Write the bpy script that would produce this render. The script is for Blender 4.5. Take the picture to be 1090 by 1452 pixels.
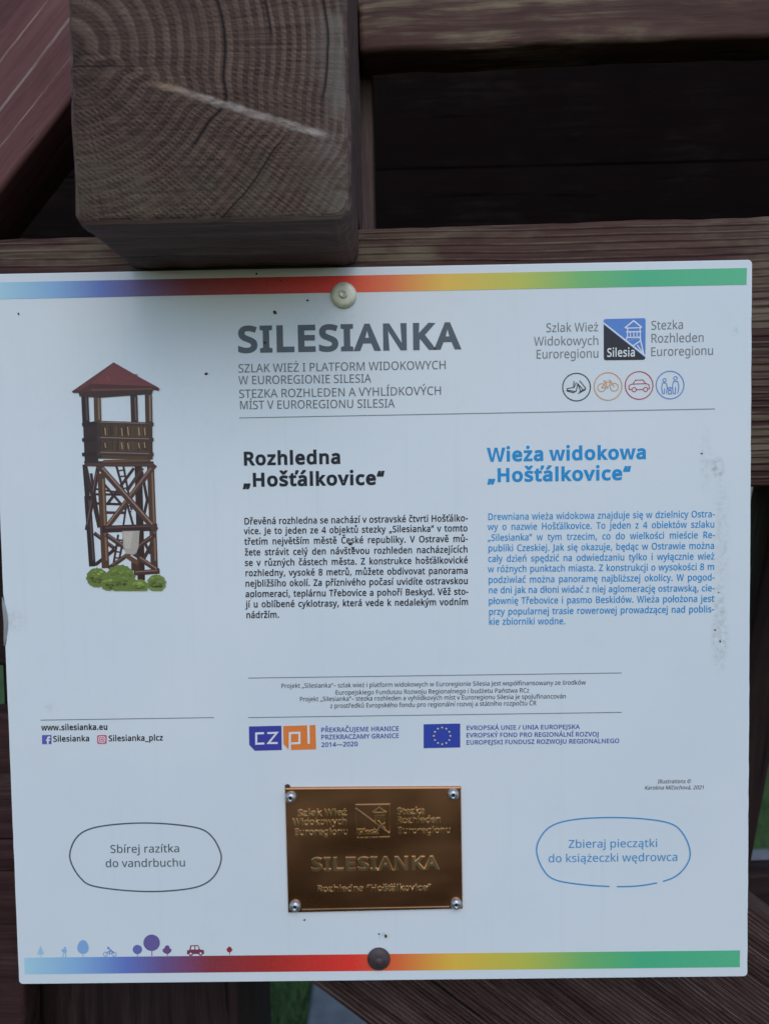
import bpy, bmesh, math, random
from mathutils import Vector, Matrix, noise
from mathutils.geometry import tessellate_polygon

for o in list(bpy.data.objects):
    bpy.data.objects.remove(o)
SC = bpy.context.scene
COL = SC.collection
R = math.radians
random.seed(7)

# ------------------------------------------------------------------ camera
SIGN_W, SIGN_H, SIGN_BOTTOM = 0.500, 0.4834, 1.260      # metres
TOP = SIGN_BOTTOM + SIGN_H
CAM = Vector((0.011826, -0.511618, TOP - 0.136331))
RIGHT = Vector((0.99982998, 0.00816154, -0.01653482))
UP = Vector((0.01611753, 0.04878912, 0.99867905))
FWD = Vector((-0.00895748, 0.99877576, -0.04864928))
cam_data = bpy.data.cameras.new('camera')
cam_data.sensor_width = 36.0
cam_data.lens = 36.0 * 1090.0 / 1452.0
cam_data.clip_start = 0.01
cam_data.clip_end = 600.0
cam_data.dof.use_dof = True
cam_data.dof.focus_distance = 0.512
cam_data.dof.aperture_fstop = 7.5
cam = bpy.data.objects.new('camera', cam_data)
m = Matrix((RIGHT, UP, -FWD)).transposed().to_4x4()
m.translation = CAM
cam.matrix_world = m
COL.objects.link(cam)
SC.camera = cam

# ------------------------------------------------------------------ daylight
SUN_EL, SUN_AZ = 44.0, 172.0        # mid-high, behind the viewer, veiled by cloud
w = bpy.data.worlds.new('World')
SC.world = w
w.use_nodes = True
nt = w.node_tree
sky = nt.nodes.new('ShaderNodeTexSky')
sky.sky_type = 'NISHITA'
sky.sun_disc = False
sky.sun_elevation = R(SUN_EL)
sky.sun_rotation = R(SUN_AZ)
sky.air_density = 1.3
sky.dust_density = 1.0
sky.ozone_density = 3.5
nt.links.new(sky.outputs[0], nt.nodes['Background'].inputs[0])
nt.nodes['Background'].inputs[1].default_value = 0.15
sl = bpy.data.lights.new('sun', 'SUN')
sl.energy = 0.5
sl.angle = R(40)
sl.color = (1.0, 0.97, 0.93)
so = bpy.data.objects.new('sun', sl)
COL.objects.link(so)
# light arrives from behind the viewer (-Y), a little from the right
d_sun = Vector((math.sin(R(SUN_AZ)) * math.cos(R(SUN_EL)), math.cos(R(SUN_AZ)) * math.cos(R(SUN_EL)), math.sin(R(SUN_EL))))
so.rotation_euler = d_sun.to_track_quat('Z', 'Y').to_euler()
so.location = (0.5, -3, 6)
vs = SC.view_settings
vs.view_transform = 'Standard'
vs.look = 'None'
vs.gamma = 1.0
vs.use_curve_mapping = False
vs.exposure = 0.26
SC.cycles.max_bounces = 6
SC.cycles.use_denoising = True

# ------------------------------------------------------------------ measuring
def at(px, py, y=0.0):
    """world point on the vertical plane Y=y seen at photograph pixel (px, py)"""
    d = FWD + RIGHT * ((px - 545.0) / 1090.0) - UP * ((py - 726.0) / 1090.0)
    return CAM + d * ((y - CAM.y) / d.y)

def at_ground(px, py, z=0.0):
    d = FWD + RIGHT * ((px - 545.0) / 1090.0) - UP * ((py - 726.0) / 1090.0)
    return CAM + d * ((z - CAM.z) / d.z)

def lin(c):
    c /= 255.0
    return c / 12.92 if c <= 0.04045 else ((c + 0.055) / 1.055) ** 2.4

WHITE = [lin(v) for v in (162, 178, 197)]
def ink(r, g, b):
    """albedo of a print colour, judged against the white of the panel beside it"""
    return tuple(max(0.003, min(0.85, 0.80 * lin(v) / w_)) for v, w_ in zip((r, g, b), WHITE))

# ------------------------------------------------------------------ naming
def tag(o, label=None, cat=None, group=None, kind=None):
    if label: o['label'] = label
    if cat: o['category'] = cat
    if group: o['group'] = group
    if kind: o['kind'] = kind
    return o

def empty(name, loc, label, cat, group=None):
    o = bpy.data.objects.new(name, None)
    o.empty_display_size = 0.05
    COL.objects.link(o)
    o.location = loc
    return tag(o, label, cat, group)

def link(name, mesh, mats, parent=None):
    for mt in (mats if isinstance(mats, (list, tuple)) else [mats]):
        mesh.materials.append(mt)
    o = bpy.data.objects.new(name, mesh)
    COL.objects.link(o)
    if parent: o.parent = parent
    return o

# ------------------------------------------------------------------ node helper
class NT:
    def __init__(s, name):
        s.mat = bpy.data.materials.new(name)
        s.mat.use_nodes = True
        s.t = s.mat.node_tree
        s.b = s.t.nodes['Principled BSDF']
    def node(s, typ, **kw):
        n = s.t.nodes.new(typ)
        for k, v in kw.items(): setattr(n, k, v)
        return n
    def put(s, sock, v):
        if hasattr(v, 'is_linked'): s.t.links.new(v, sock)
        else: sock.default_value = v
    def math(s, op, a, b=0.0, c=0.0, clamp=False):
        n = s.node('ShaderNodeMath', operation=op, use_clamp=clamp)
        s.put(n.inputs[0], a); s.put(n.inputs[1], b)
        if len(n.inputs) > 2: s.put(n.inputs[2], c)
        return n.outputs[0]
    def smooth(s, v, lo, hi, a=0.0, b=1.0):
        n = s.node('ShaderNodeMapRange', interpolation_type='SMOOTHSTEP')
        s.put(n.inputs[0], v); s.put(n.inputs[1], lo); s.put(n.inputs[2], hi); s.put(n.inputs[3], a); s.put(n.inputs[4], b)
        return n.outputs[0]
    def obj(s):
        return s.node('ShaderNodeTexCoord').outputs['Object']
    def map(s, v, loc=(0, 0, 0), rot=(0, 0, 0), scale=(1, 1, 1)):
        n = s.node('ShaderNodeMapping')
        s.put(n.inputs[0], v)
        n.inputs[1].default_value = loc; n.inputs[2].default_value = rot; n.inputs[3].default_value = scale
        return n.outputs[0]
    def noise(s, v, scale=5.0, detail=6.0, rough=0.6, dist=0.0):
        n = s.node('ShaderNodeTexNoise')
        s.put(n.inputs['Vector'], v)
        n.inputs['Scale'].default_value = scale; n.inputs['Detail'].default_value = detail
        n.inputs['Roughness'].default_value = rough; n.inputs['Distortion'].default_value = dist
        return n.outputs[0]
    def ramp(s, v, stops):
        n = s.node('ShaderNodeValToRGB')
        e = n.color_ramp.elements
        while len(e) < len(stops): e.new(0.5)
        for el, (p, c) in zip(e, stops):
            el.position = p; el.color = (*c, 1.0)
        s.put(n.inputs[0], v)
        return n.outputs[0]
    def mix(s, f, a, b, mode='MIX'):
        n = s.node('ShaderNodeMix', data_type='RGBA', blend_type=mode)
        n.clamp_factor = True
        s.put(n.inputs[0], f)
        for i, v in ((6, a), (7, b)):
            if isinstance(v, tuple) and len(v) == 3: v = (*v, 1.0)
            s.put(n.inputs[i], v)
        return n.outputs[2]
    def bump(s, h, strength=0.5, dist=0.002):
        n = s.node('ShaderNodeBump')
        n.inputs['Strength'].default_value = strength; n.inputs['Distance'].default_value = dist
        s.put(n.inputs['Height'], h)
        s.t.links.new(n.outputs[0], s.b.inputs['Normal'])
    def sep(s, v):
        n = s.node('ShaderNodeSeparateXYZ'); s.put(n.inputs[0], v)
        return n.outputs
    def comb(s, x, y, z):
        n = s.node('ShaderNodeCombineXYZ')
        for i, v in enumerate((x, y, z)): s.put(n.inputs[i], v)
        return n.outputs[0]
    def done(s, color, rough=0.6, metal=0.0, spec=0.4):
        if isinstance(color, tuple) and len(color) == 3: color = (*color, 1.0)
        s.put(s.b.inputs['Base Color'], color)
        s.put(s.b.inputs['Roughness'], rough)
        s.b.inputs['Metallic'].default_value = metal
        s.b.inputs['Specular IOR Level'].default_value = spec
        return s.mat

_plain = {}
def plain(name, col, rough=0.45, spec=0.35):
    key = (name, tuple(round(c, 4) for c in col))
    if key not in _plain:
        n = NT(name)
        v = n.noise(n.obj(), 900.0, 2.0)
        c = n.mix(n.smooth(v, 0.25, 0.75, 0.0, 1.0), tuple(x * 0.94 for x in col), tuple(min(0.9, x * 1.06) for x in col))
        _plain[key] = n.done(c, rough, 0.0, spec)
    return _plain[key]

def stained_wood(name, dark, mid, light, weather=(0.16, 0.14, 0.10), weather_amt=0.4, grain=1.0, stripe=None, bump=0.8, seed=0.0, spec=0.14, ribs=0.0, patch_lo=0.46, scratches=()):
    """painted softwood, grain along the object's own X"""
    n = NT(name)
    p = n.map(n.obj(), loc=(seed, seed * 0.37, seed * 0.71))
    warp = n.noise(n.map(p, scale=(5, 9, 9)), 1.0, 2.0)
    px = n.sep(p)
    wy = n.math('MULTIPLY_ADD', warp, 0.018, px[2])
    wz = n.math('MULTIPLY_ADD', warp, 0.018, px[1])
    q = n.comb(px[0], wz, wy)
    g1 = n.noise(n.map(q, scale=(5 * grain, 110 * grain, 110 * grain)), 1.0, 5.0, 0.62)
    g2 = n.noise(n.map(q, scale=(22 * grain, 620 * grain, 620 * grain)), 1.0, 3.0, 0.6)
    low = n.noise(p, 9.0, 4.0, 0.6)
    t = n.math('ADD', n.math('MULTIPLY', g1, 0.7), n.math('MULTIPLY', g2, 0.3))
    t = n.math('MULTIPLY_ADD', low, 0.25, n.math('SUBTRACT', t, 0.125))
    c = n.ramp(t, [(0.30, dark), (0.50, mid), (0.70, light)])
    # paint worn off along raised grain, in patches
    patch = n.smooth(n.noise(n.map(p, loc=(3, 1, 2), scale=(1, 2.5, 2.5)), 7.0, 5.0, 0.65), patch_lo, patch_lo + 0.2)
    wear = n.math('MULTIPLY', n.math('MULTIPLY', patch, n.smooth(t, 0.44, 0.60)), weather_amt, clamp=True)
    c = n.mix(wear, c, weather)
    # drying checks
    crack = n.noise(n.map(q, loc=(1, 4, 2), scale=(3.0, 210, 210)), 1.0, 2.0, 0.5)
    ck = n.smooth(crack, 0.27, 0.33, 1.0, 0.0)
    c = n.mix(n.math('MULTIPLY', ck, 0.75), c, tuple(x * 0.25 for x in dark))
    if stripe:
        st = n.noise(n.map(q, loc=(8, 2, 5), scale=(1.2, stripe, stripe)), 1.0, 1.0, 0.4)
        sm = n.smooth(st, 0.60, 0.66)
        sm = n.math('MULTIPLY', sm, n.smooth(n.noise(p, 22.0, 4.0), 0.40, 0.60))
        c = n.mix(n.math('MULTIPLY', sm, 0.55), c, tuple(min(1, x * 1.5) for x in weather))
    h = n.math('SUBTRACT', t, n.math('MULTIPLY', ck, 0.6))
    if ribs:      # coarse raised summer growth, each rib worn pale
        lx = n.sep(n.obj())
        wv = n.noise(n.map(n.obj(), scale=(2.2, 9, 9)), 1.0, 2.0, 0.5)
        a_ = n.math('MULTIPLY', n.math('MULTIPLY_ADD', wv, 0.020, lx[2]), ribs)
        fr_ = n.math('FRACT', a_)
        rb = n.math('MULTIPLY', n.smooth(fr_, 0.45, 0.78), n.smooth(fr_, 0.84, 0.98, 1.0, 0.0))
        cell = n.math('FRACT', n.math('MULTIPLY', n.math('SINE', n.math('MULTIPLY', n.math('FLOOR', a_), 12.9898)), 437.58))
        brk = n.smooth(n.noise(n.comb(n.math('MULTIPLY', lx[0], 14.0), n.math('MULTIPLY', n.math('FLOOR', a_), 3.7), 0.0), 1.0, 5.0, 0.65), 0.38, 0.66)
        wr = n.math('MULTIPLY', rb, n.math('MULTIPLY', brk, n.math('MULTIPLY_ADD', cell, 0.75, 0.25)))
        c = n.mix(n.math('MULTIPLY', wr, 0.8), c, weather)
        h = n.math('MULTIPLY_ADD', rb, 0.6, h)
    for z0, wd in scratches:
        lx = n.sep(n.obj())
        dv = n.math('MULTIPLY_ADD', n.noise(n.map(n.obj(), scale=(30, 30, 30)), 1.0, 3.0), 0.003, n.math('SUBTRACT', lx[2], z0 + 0.0015))
        ln_ = n.smooth(n.math('ABSOLUTE', dv), wd * 0.3, wd, 1.0, 0.0)
        ln_ = n.math('MULTIPLY', ln_, n.smooth(n.noise(n.map(n.obj(), loc=(z0 * 99, 0, 0), scale=(16, 160, 160)), 1.0, 5.0, 0.7), 0.36, 0.60))
        c = n.mix(n.math('MULTIPLY', ln_, 0.7), c, weather)
    n.bump(h, bump, 0.0016)
    return n.done(c, n.smooth(g1, 0.3, 0.7, 0.6, 0.85), 0.0, spec)

# ------------------------------------------------------------------ timbers
def timber(name, length, height, depth, mat, frame, bevel=0.004, rough=0.0009, parent=None, cuts=36):
    """sawn timber along local X (height = local Z, depth = local Y); frame = (centre, roll about Y)"""
    bm = bmesh.new()
    ny, nz = 3, 5
    bmesh.ops.create_cube(bm, size=1.0)
    bmesh.ops.scale(bm, vec=(length, depth, height), verts=bm.verts)
    bmesh.ops.bevel(bm, geom=[e for e in bm.edges], offset=bevel, segments=2, profile=0.6, affect='EDGES')
    xs = [e for e in bm.edges if abs((e.verts[0].co - e.verts[1].co).x) > length * 0.8]
    bmesh.ops.subdivide_edges(bm, edges=xs, cuts=cuts, use_grid_fill=True)
    sd = Vector((random.random() * 50, 3.1, 7.7))
    for v in bm.verts:
        v.co += noise.noise_vector(v.co * 14 + sd) * rough + noise.noise_vector(v.co * 60 + sd) * rough * 0.5
    for f in bm.faces: f.smooth = True
    me = bpy.data.meshes.new(name)
    bm.to_mesh(me); bm.free()
    o = link(name, me, mat, parent)
    o.location = frame[0]
    o.rotation_euler = (0, frame[1], 0)
    return o

# character outlines (advance, then closed loops), 1/1000 em
GLYPHS = """
  260 
, 268 192,105 169,29 138,-52 106,-129 41,-129 60,-48 78,38 91,116 185,116
- 322 40,229 40,307 282,307 282,229
. 268 72,54 76,85 90,106 110,117 133,121 157,117 177,106 191,85 196,54 191,23 177,2 157,-10 133,-14 110,-10 90,2 76,23
/ 372 362,714 96,0 10,0 276,714
0 572 523,358 520,276 510,203 493,140 468,87 436,46 394,15 344,-4 285,-10 247,-7 212,1 180,15 152,34 128,58 107,88 89,122 74,160 55,251 49,358 55,465 72,556 86,595 103,628 124,657 148,682 176,701 208,714 245,722 285,725 323,722 358,714 390,701 418,682 443,657 464,628 482,595 497,556 508,513 516,465|137,358 141,268 151,195 171,138 183,116 198,97 216,83 236,73 259,67 285,65 311,67 334,73 354,83 371,97 387,115 400,137 419,194 430,268 434,358 430,448 419,520 400,577 387,599 371,617 354,632 334,642 311,648 285,650 259,648 236,642 216,632 198,617 183,599 170,577 151,520 141,448
1 572 355,0 269,0 269,499 269,548 271,585 273,622 244,595 211,567 135,505 89,564 282,714 355,714
2 572 520,0 48,0 48,73 235,262 326,358 358,400 382,440 396,483 401,529 399,557 392,581 381,601 366,618 347,632 326,641 302,647 275,649 226,644 183,631 144,609 103,581 56,640 117,683 152,700 190,713 231,721 275,724 337,718 390,701 433,673 464,635 484,589 491,534 485,480 468,429 440,380 404,333 308,231 159,84 159,80 520,80
4 572 552,162 448,162 448,0 363,0 363,162 21,162 21,237 357,718 448,718 448,241 552,241|363,622 107,241 363,241
8 572 285,724 344,719 396,704 439,680 471,647 484,627 492,604 499,553 494,513 480,478 459,448 431,421 363,378 405,356 443,330 475,302 500,269 517,230 522,185 515,129 506,104 493,81 458,43 411,14 354,-4 288,-10 217,-4 157,13 110,41 92,58 76,78 64,101 56,126 49,182 54,228 69,267 93,300 124,329 159,353 197,373 164,394 133,418 108,446 88,477 76,513 72,554 79,605 88,627 100,646 133,680 176,704 227,719|135,181 137,156 144,133 156,113 172,94 193,79 219,69 250,62 286,60 320,62 350,69 376,79 397,94 414,113 426,134 434,158 436,184 431,217 417,245 395,271 365,293 329,313 286,331 270,337 229,317 196,296 170,272 150,246 139,216|284,653 234,646 212,638 193,626 178,612 167,594 160,574 158,550 162,516 175,488 196,465 223,445 289,412 351,445 376,465 395,488 408,517 412,550 410,574 403,594 392,612 377,626 358,638 336,646
A 639 545,0 459,221 176,221 91,0 0,0 279,717 360,717 638,0|319,622 206,301 432,301
B 650 301,714 364,712 419,704 465,692 503,674 533,651 555,620 568,582 572,537 568,497 556,462 537,433 510,408 477,390 436,379 436,374 479,364 517,348 550,325 575,294 591,254 596,203 594,172 588,143 579,116 566,92 549,71 530,52 480,23 420,6 348,0 97,0 97,714|319,410 361,412 396,417 424,427 445,439 460,456 470,476 477,500 479,527 476,554 469,578 456,597 437,611 414,623 384,631 305,637 187,637 187,410|187,335 187,76 331,76 375,78 412,85 441,97 463,113 479,133 491,156 498,181 500,210 496,245 483,276 461,301 428,319 383,331 324,335
C 632 403,645 349,640 300,625 258,601 222,568 194,527 173,477 160,421 156,357 163,275 171,238 183,204 199,173 218,146 240,123 265,104 294,89 327,78 363,71 402,69 448,71 491,77 573,97 573,19 532,6 490,-3 444,-8 389,-10 337,-7 289,1 246,15 207,35 173,60 143,89 118,124 97,163 82,206 70,253 63,304 61,358 67,435 83,506 111,568 149,622 198,665 257,698 326,717 404,724 458,721 510,713 558,700 601,682 565,606 491,633 449,642
D 730 669,364 666,306 658,254 644,206 624,163 600,125 570,92 536,64 497,41 453,23 405,10 353,3 296,0 97,0 97,714 317,714 369,711 418,704 463,691 504,674 541,652 574,625 602,593 626,556 645,515 658,470 666,419|574,361 572,406 566,448 556,484 542,517 525,546 504,570 479,591 450,607 419,620 384,630 304,637 187,637 187,77 284,77 352,81 411,95 461,117 501,148 533,189 556,237 569,295
E 556 496,0 97,0 97,714 496,714 496,635 187,635 187,412 478,412 478,334 187,334 187,79 496,79
F 519 187,0 97,0 97,714 496,714 496,635 187,635 187,382 477,382 477,303 187,303
G 728 407,377 654,377 654,27 596,10 537,-1 474,-8 403,-10 350,-7 301,1 256,15 216,34 180,59 149,88 123,123 100,161 83,205 71,252 63,302 61,357 64,411 72,461 86,508 105,551 129,590 159,624 193,653 231,678 275,698 323,713 375,721 431,724 489,721 544,713 596,700 644,682 610,604 524,633 476,642 426,645 385,643 347,636 312,625 280,610 251,591 226,568 205,541 187,510 173,477 163,440 157,400 155,357 162,277 182,206 198,176 218,148 241,125 269,104 301,89 337,77 378,70 424,68 504,73 564,85 564,297 407,297
H 741 643,0 553,0 553,333 187,333 187,0 97,0 97,714 187,714 187,412 553,412 553,714 643,714
I 339 298,0 40,0 40,52 124,71 124,642 40,662 40,714 298,714 298,662 214,642 214,71 298,52
J 273 -4,-190 -46,-186 -78,-177 -78,-101 -44,-108 -6,-111 18,-108 42,-101 62,-87 78,-66 88,-36 92,4 92,714 182,714 182,11 176,-52 159,-102 131,-141 94,-168 49,-185
K 619 619,0 513,0 260,341 187,277 187,0 97,0 97,714 187,714 187,362 248,430 310,498 503,714 608,714 325,403
L 524 97,0 97,714 187,714 187,80 499,80 499,0
M 907 412,0 177,626 180,0 97,0 97,714 230,714 452,129 678,714 810,714 810,0 721,0 725,625 486,0
N 760 663,0 558,0 176,593 180,0 97,0 97,714 201,714 583,123 579,714 663,714
O 781 720,358 715,279 699,207 673,145 636,91 590,48 533,16 467,-3 391,-10 312,-3 245,16 188,48 142,91 106,145 81,208 66,280 61,359 63,412 70,462 81,508 97,551 117,590 142,624 172,654 206,679 246,699 290,713 338,722 392,725 443,722 490,714 533,699 572,679 606,654 636,625 662,590 682,551 699,508 711,462 718,412|156,358 162,274 181,203 195,172 213,145 234,122 258,103 286,88 318,77 353,70 391,68 430,70 465,77 496,88 523,103 548,122 568,146 586,172 600,203 619,274 625,358 621,422 611,478 593,528 569,569 537,603 497,627 448,641 392,646 353,644 318,637 287,627 258,611 234,592 213,569 195,543 181,512 162,442
P 605 286,714 351,711 407,700 453,683 490,659 518,629 538,593 550,551 554,504 550,461 539,419 520,381 492,347 453,318 404,296 343,283 269,278 187,278 187,0 97,0 97,714|278,637 187,637 187,355 259,355 321,359 372,369 411,388 439,416 456,453 461,500 458,532 450,560 436,584 417,603 392,618 360,628 322,635
R 622 294,714 375,708 440,691 467,679 491,663 510,645 526,624 538,600 547,573 554,511 549,459 533,416 509,382 479,355 446,335 411,320 607,0 502,0 329,295 187,295 187,0 97,0 97,714|289,636 187,636 187,371 294,371 335,373 369,380 398,390 421,405 439,425 451,448 459,476 461,507 456,549 442,582 419,606 386,623 343,633
S 549 502,191 500,160 494,132 485,106 471,82 454,62 433,43 382,14 320,-4 247,-10 171,-6 104,5 51,24 51,110 91,95 140,81 195,71 251,68 300,71 340,82 371,99 394,122 408,150 412,183 408,215 397,242 377,265 345,286 244,330 163,366 132,387 106,411 86,438 71,468 63,502 60,542 67,595 76,618 89,639 124,675 169,702 225,718 288,724 345,721 396,713 443,700 485,684 457,607 376,634 332,642 286,645 245,642 211,632 185,616 166,595 155,570 151,541 155,508 166,481 186,458 215,438 307,397 365,373 413,347 452,318 479,284 496,242
T 556 323,0 233,0 233,635 10,635 10,714 545,714 545,635 323,635
U 731 640,252 632,182 623,149 610,118 593,90 572,65 547,43 518,24 486,9 449,-1 407,-8 362,-10 299,-5 245,8 198,31 159,62 129,102 107,147 94,197 90,254 90,714 180,714 180,251 183,210 192,174 206,142 226,116 253,95 285,80 323,71 367,68 426,74 472,91 508,119 532,156 546,201 551,252 551,714 640,714
V 600 600,714 345,0 255,0 0,714 94,714 255,256 274,200 288,148 300,100 311,149 326,201 345,258 505,714
W 930 917,714 727,0 636,0 461,609 292,0 201,0 12,714 106,714 251,108 415,714 508,714 678,108 823,714
Y 566 283,363 469,714 566,714 328,277 328,0 238,0 238,273 0,714 98,714
Z 572 533,0 38,0 38,68 414,634 50,634 50,714 523,714 523,646 147,80 533,80
_ 444 446,-154 -2,-154 -2,-90 446,-90
a 561 288,545 334,542 373,534 406,521 433,502 454,477 468,446 477,409 480,365 480,0 416,0 399,76 395,76 347,27 321,11 291,-1 257,-8 215,-10 169,-6 128,7 94,29 68,59 51,100 46,149 50,187 62,220 81,248 109,272 145,292 189,306 242,316 303,320 394,323 394,355 392,386 387,412 378,432 365,448 349,459 330,467 283,474 242,471 203,461 132,433 105,499 143,517 188,531 237,542|314,259 229,249 199,239 175,227 159,212 147,193 139,172 137,148 144,109 152,94 164,82 196,66 235,61 268,63 297,70 324,82 348,98 368,120 382,146 390,178 393,214 393,262
b 615 173,575 171,511 168,465 173,465 200,496 236,522 282,539 339,545 387,541 429,528 467,506 499,475 526,436 545,389 556,333 560,268 553,183 545,147 532,114 517,85 499,60 479,38 455,21 429,7 401,-2 371,-8 339,-10 282,-4 236,13 200,38 173,68 166,68 148,0 85,0 85,760 173,760|324,472 273,467 234,450 206,423 187,384 176,334 173,271 173,267 175,220 181,180 191,145 205,115 225,93 252,76 285,66 326,63 360,66 389,76 413,93 433,116 449,145 460,181 467,222 469,269 467,316 460,357 449,392 433,421 413,443 388,459 359,469
c 480 300,-10 233,-3 202,6 173,19 147,35 124,56 104,80 86,109 73,142 63,178 57,220 55,265 57,312 63,355 74,393 88,426 106,455 127,480 151,500 177,517 207,530 238,539 306,546 346,544 385,537 447,517 420,444 364,461 304,469 255,463 215,446 184,417 163,378 150,327 146,266 150,207 163,157 184,117 214,89 252,72 299,66 340,68 376,75 438,97 438,19 410,7 378,-2 343,-8
d 615 275,-10 227,-6 185,7 147,29 115,59 89,99 70,146 59,202 55,267 59,332 70,388 89,436 115,475 148,506 186,528 228,542 276,546 315,543 349,535 378,523 403,507 442,467 448,467 444,505 442,546 442,760 530,760 530,0 459,0 446,72 442,72 424,50 403,30 378,14 349,1 314,-7|289,63 328,66 361,75 388,89 408,109 424,136 434,168 441,206 443,250 443,266 441,313 435,354 424,390 410,419 390,443 363,460 329,470 288,473 255,469 226,459 201,441 181,416 166,386 155,350 148,310 146,265 148,220 155,180 166,145 181,116 202,93 226,76 255,66
e 564 292,546 325,544 356,538 385,529 410,516 434,499 454,480 472,457 486,431 506,372 513,304 513,251 146,251 150,208 159,171 173,139 192,112 217,92 246,77 279,68 317,65 365,67 407,74 489,102 489,25 448,9 408,-1 364,-8 313,-10 276,-8 241,-2 209,7 178,21 151,38 126,60 105,85 87,113 73,146 63,182 57,221 55,264 62,346 72,382 84,415 101,445 120,471 142,493 167,512 195,527 225,537 258,544|291,474 261,471 235,464 211,451 191,433 175,411 162,385 153,355 148,321 421,321 417,364 407,401 389,431 365,454 332,469
f 344 332,468 197,468 197,0 109,0 109,468 15,468 15,509 109,539 109,570 114,632 129,682 155,719 189,745 232,760 283,765 341,759 387,747 364,678 327,688 284,693 263,691 246,686 231,676 218,663 209,647 202,626 197,571 197,536 332,536
g 615 275,546 325,541 370,526 410,501 443,465 448,465 460,536 530,536 530,-9 523,-79 515,-109 504,-136 489,-161 471,-182 450,-199 425,-214 397,-225 365,-233 290,-240 234,-238 183,-231 138,-221 97,-206 97,-125 138,-143 186,-156 239,-164 295,-167 328,-164 357,-157 382,-144 403,-126 421,-104 433,-79 441,-49 443,-16 443,5 444,40 446,71 442,71 411,35 373,10 328,-5 276,-10 227,-5 183,8 146,31 113,63 88,103 70,150 59,205 55,267 59,328 70,382 88,429 113,470 146,504 183,527 226,541|287,472 245,466 210,448 183,418 163,378 150,327 146,266 148,219 155,179 167,144 182,114 203,92 227,75 256,65 289,62 327,65 359,72 385,86 407,105 423,131 435,163 442,201 444,246 444,267 440,333 427,385 406,424 376,451 336,467
h 618 173,537 171,498 168,462 174,462 193,487 217,508 244,524 275,535 307,543 341,545 401,540 449,524 488,498 515,461 531,411 537,349 537,0 450,0 450,343 448,373 443,400 434,422 421,440 404,454 384,464 359,470 330,472 276,466 236,449 207,422 187,383 177,335 173,277 173,0 85,0 85,760 173,760
i 258 173,536 173,0 85,0 85,536|130,737 149,734 165,723 177,706 181,681 177,656 165,639 149,628 130,625 110,628 93,639 82,656 78,681 82,706 93,723 110,734
j 258 22,-240 -22,-236 -55,-228 -55,-157 -24,-164 11,-167 40,-163 64,-149 73,-139 80,-124 85,-83 85,536 173,536 173,-80 169,-126 157,-166 137,-198 108,-221 70,-235|78,681 82,706 93,723 110,734 130,737 149,734 165,723 177,706 181,681 177,656 165,639 149,628 130,625 110,628 93,639 82,656
k 534 172,363 171,321 168,276 172,276 190,299 214,329 236,355 407,536 510,536 293,307 525,0 419,0 233,250 172,197 172,0 85,0 85,760 172,760
l 258 173,0 85,0 85,760 173,760
m 935 673,546 716,543 752,534 784,520 809,499 829,473 843,439 851,397 854,349 854,0 767,0 767,345 760,400 752,422 740,440 725,454 707,464 684,470 658,472 622,469 591,461 566,447 546,427 532,402 521,372 515,336 513,296 513,0 426,0 426,345 423,384 414,415 399,440 378,458 350,468 316,472 268,466 231,449 204,422 186,384 176,336 173,278 173,0 85,0 85,536 156,536 169,463 174,463 193,489 215,509 241,526 270,537 300,544 332,546 389,540 435,524 455,511 471,496 496,456 501,456 533,496 574,524 622,540
n 618 343,546 388,543 427,534 461,520 488,499 509,473 525,439 534,397 537,349 537,0 450,0 450,343 448,373 443,400 434,422 421,440 404,454 384,464 359,470 330,472 289,469 255,459 227,444 207,422 192,394 181,361 175,322 173,278 173,0 85,0 85,536 156,536 169,463 174,463 194,489 218,509 246,526 277,537 309,544
o 605 551,269 547,206 533,150 512,103 483,63 447,31 405,8 355,-5 301,-10 250,-5 203,8 161,31 125,63 96,103 73,150 60,206 55,269 57,312 62,351 72,387 85,419 102,448 121,474 145,495 171,513 200,528 232,538 267,544 304,546 339,544 373,538 404,528 432,513 459,495 482,474 502,448 519,419 533,387 543,351 549,312|146,269 150,210 163,159 184,118 214,88 254,69 303,63 352,69 392,88 422,118 443,159 456,210 460,269 456,328 443,378 422,418 391,447 352,466 302,472 264,469 231,458 204,442 183,418 167,388 155,354 148,314
p 615 340,546 387,542 429,529 467,507 499,477 526,438 545,391 556,334 560,269 553,185 545,149 532,115 517,86 499,61 479,39 455,21 430,8 402,-2 371,-8 339,-10 300,-7 266,1 236,14 211,29 173,68 167,68 171,25 173,-20 173,-240 85,-240 85,536 157,536 169,463 173,463 211,505 236,522 265,535 300,543|324,472 275,467 237,451 208,426 189,390 177,343 173,286 173,269 176,208 187,157 206,117 234,87 253,77 274,69 326,63 371,70 390,78 406,90 434,122 453,163 465,213 469,270 467,314 460,353 449,387 433,417 413,441 388,458 359,469
r 413 335,546 367,544 398,540 387,459 358,464 329,466 299,463 270,453 243,437 220,416 200,391 185,360 176,325 173,286 173,0 85,0 85,536 157,536 167,438 171,438 190,467 212,492 238,514 267,531 299,542
s 479 434,148 427,100 408,61 376,30 334,8 282,-5 220,-10 168,-8 123,-1 85,10 52,24 52,104 129,74 175,64 222,61 280,66 302,73 319,82 332,94 342,108 347,123 349,140 346,159 338,176 323,192 298,208 217,244 128,284 95,306 71,332 56,364 51,404 54,436 65,464 82,489 106,509 136,525 171,537 209,544 252,546 299,544 343,536 385,525 423,510 393,440 322,464 284,471 246,474 198,470 163,456 142,436 135,409 138,389 148,371 165,356 191,341 273,307 360,268 392,246 415,219 429,187
t 361 264,62 305,65 339,73 339,6 299,-5 249,-10 209,-6 171,4 139,24 114,55 97,98 92,156 92,468 16,468 16,510 93,545 128,659 180,659 180,536 335,536 335,468 180,468 180,158 186,115 193,99 203,85 230,68
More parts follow.
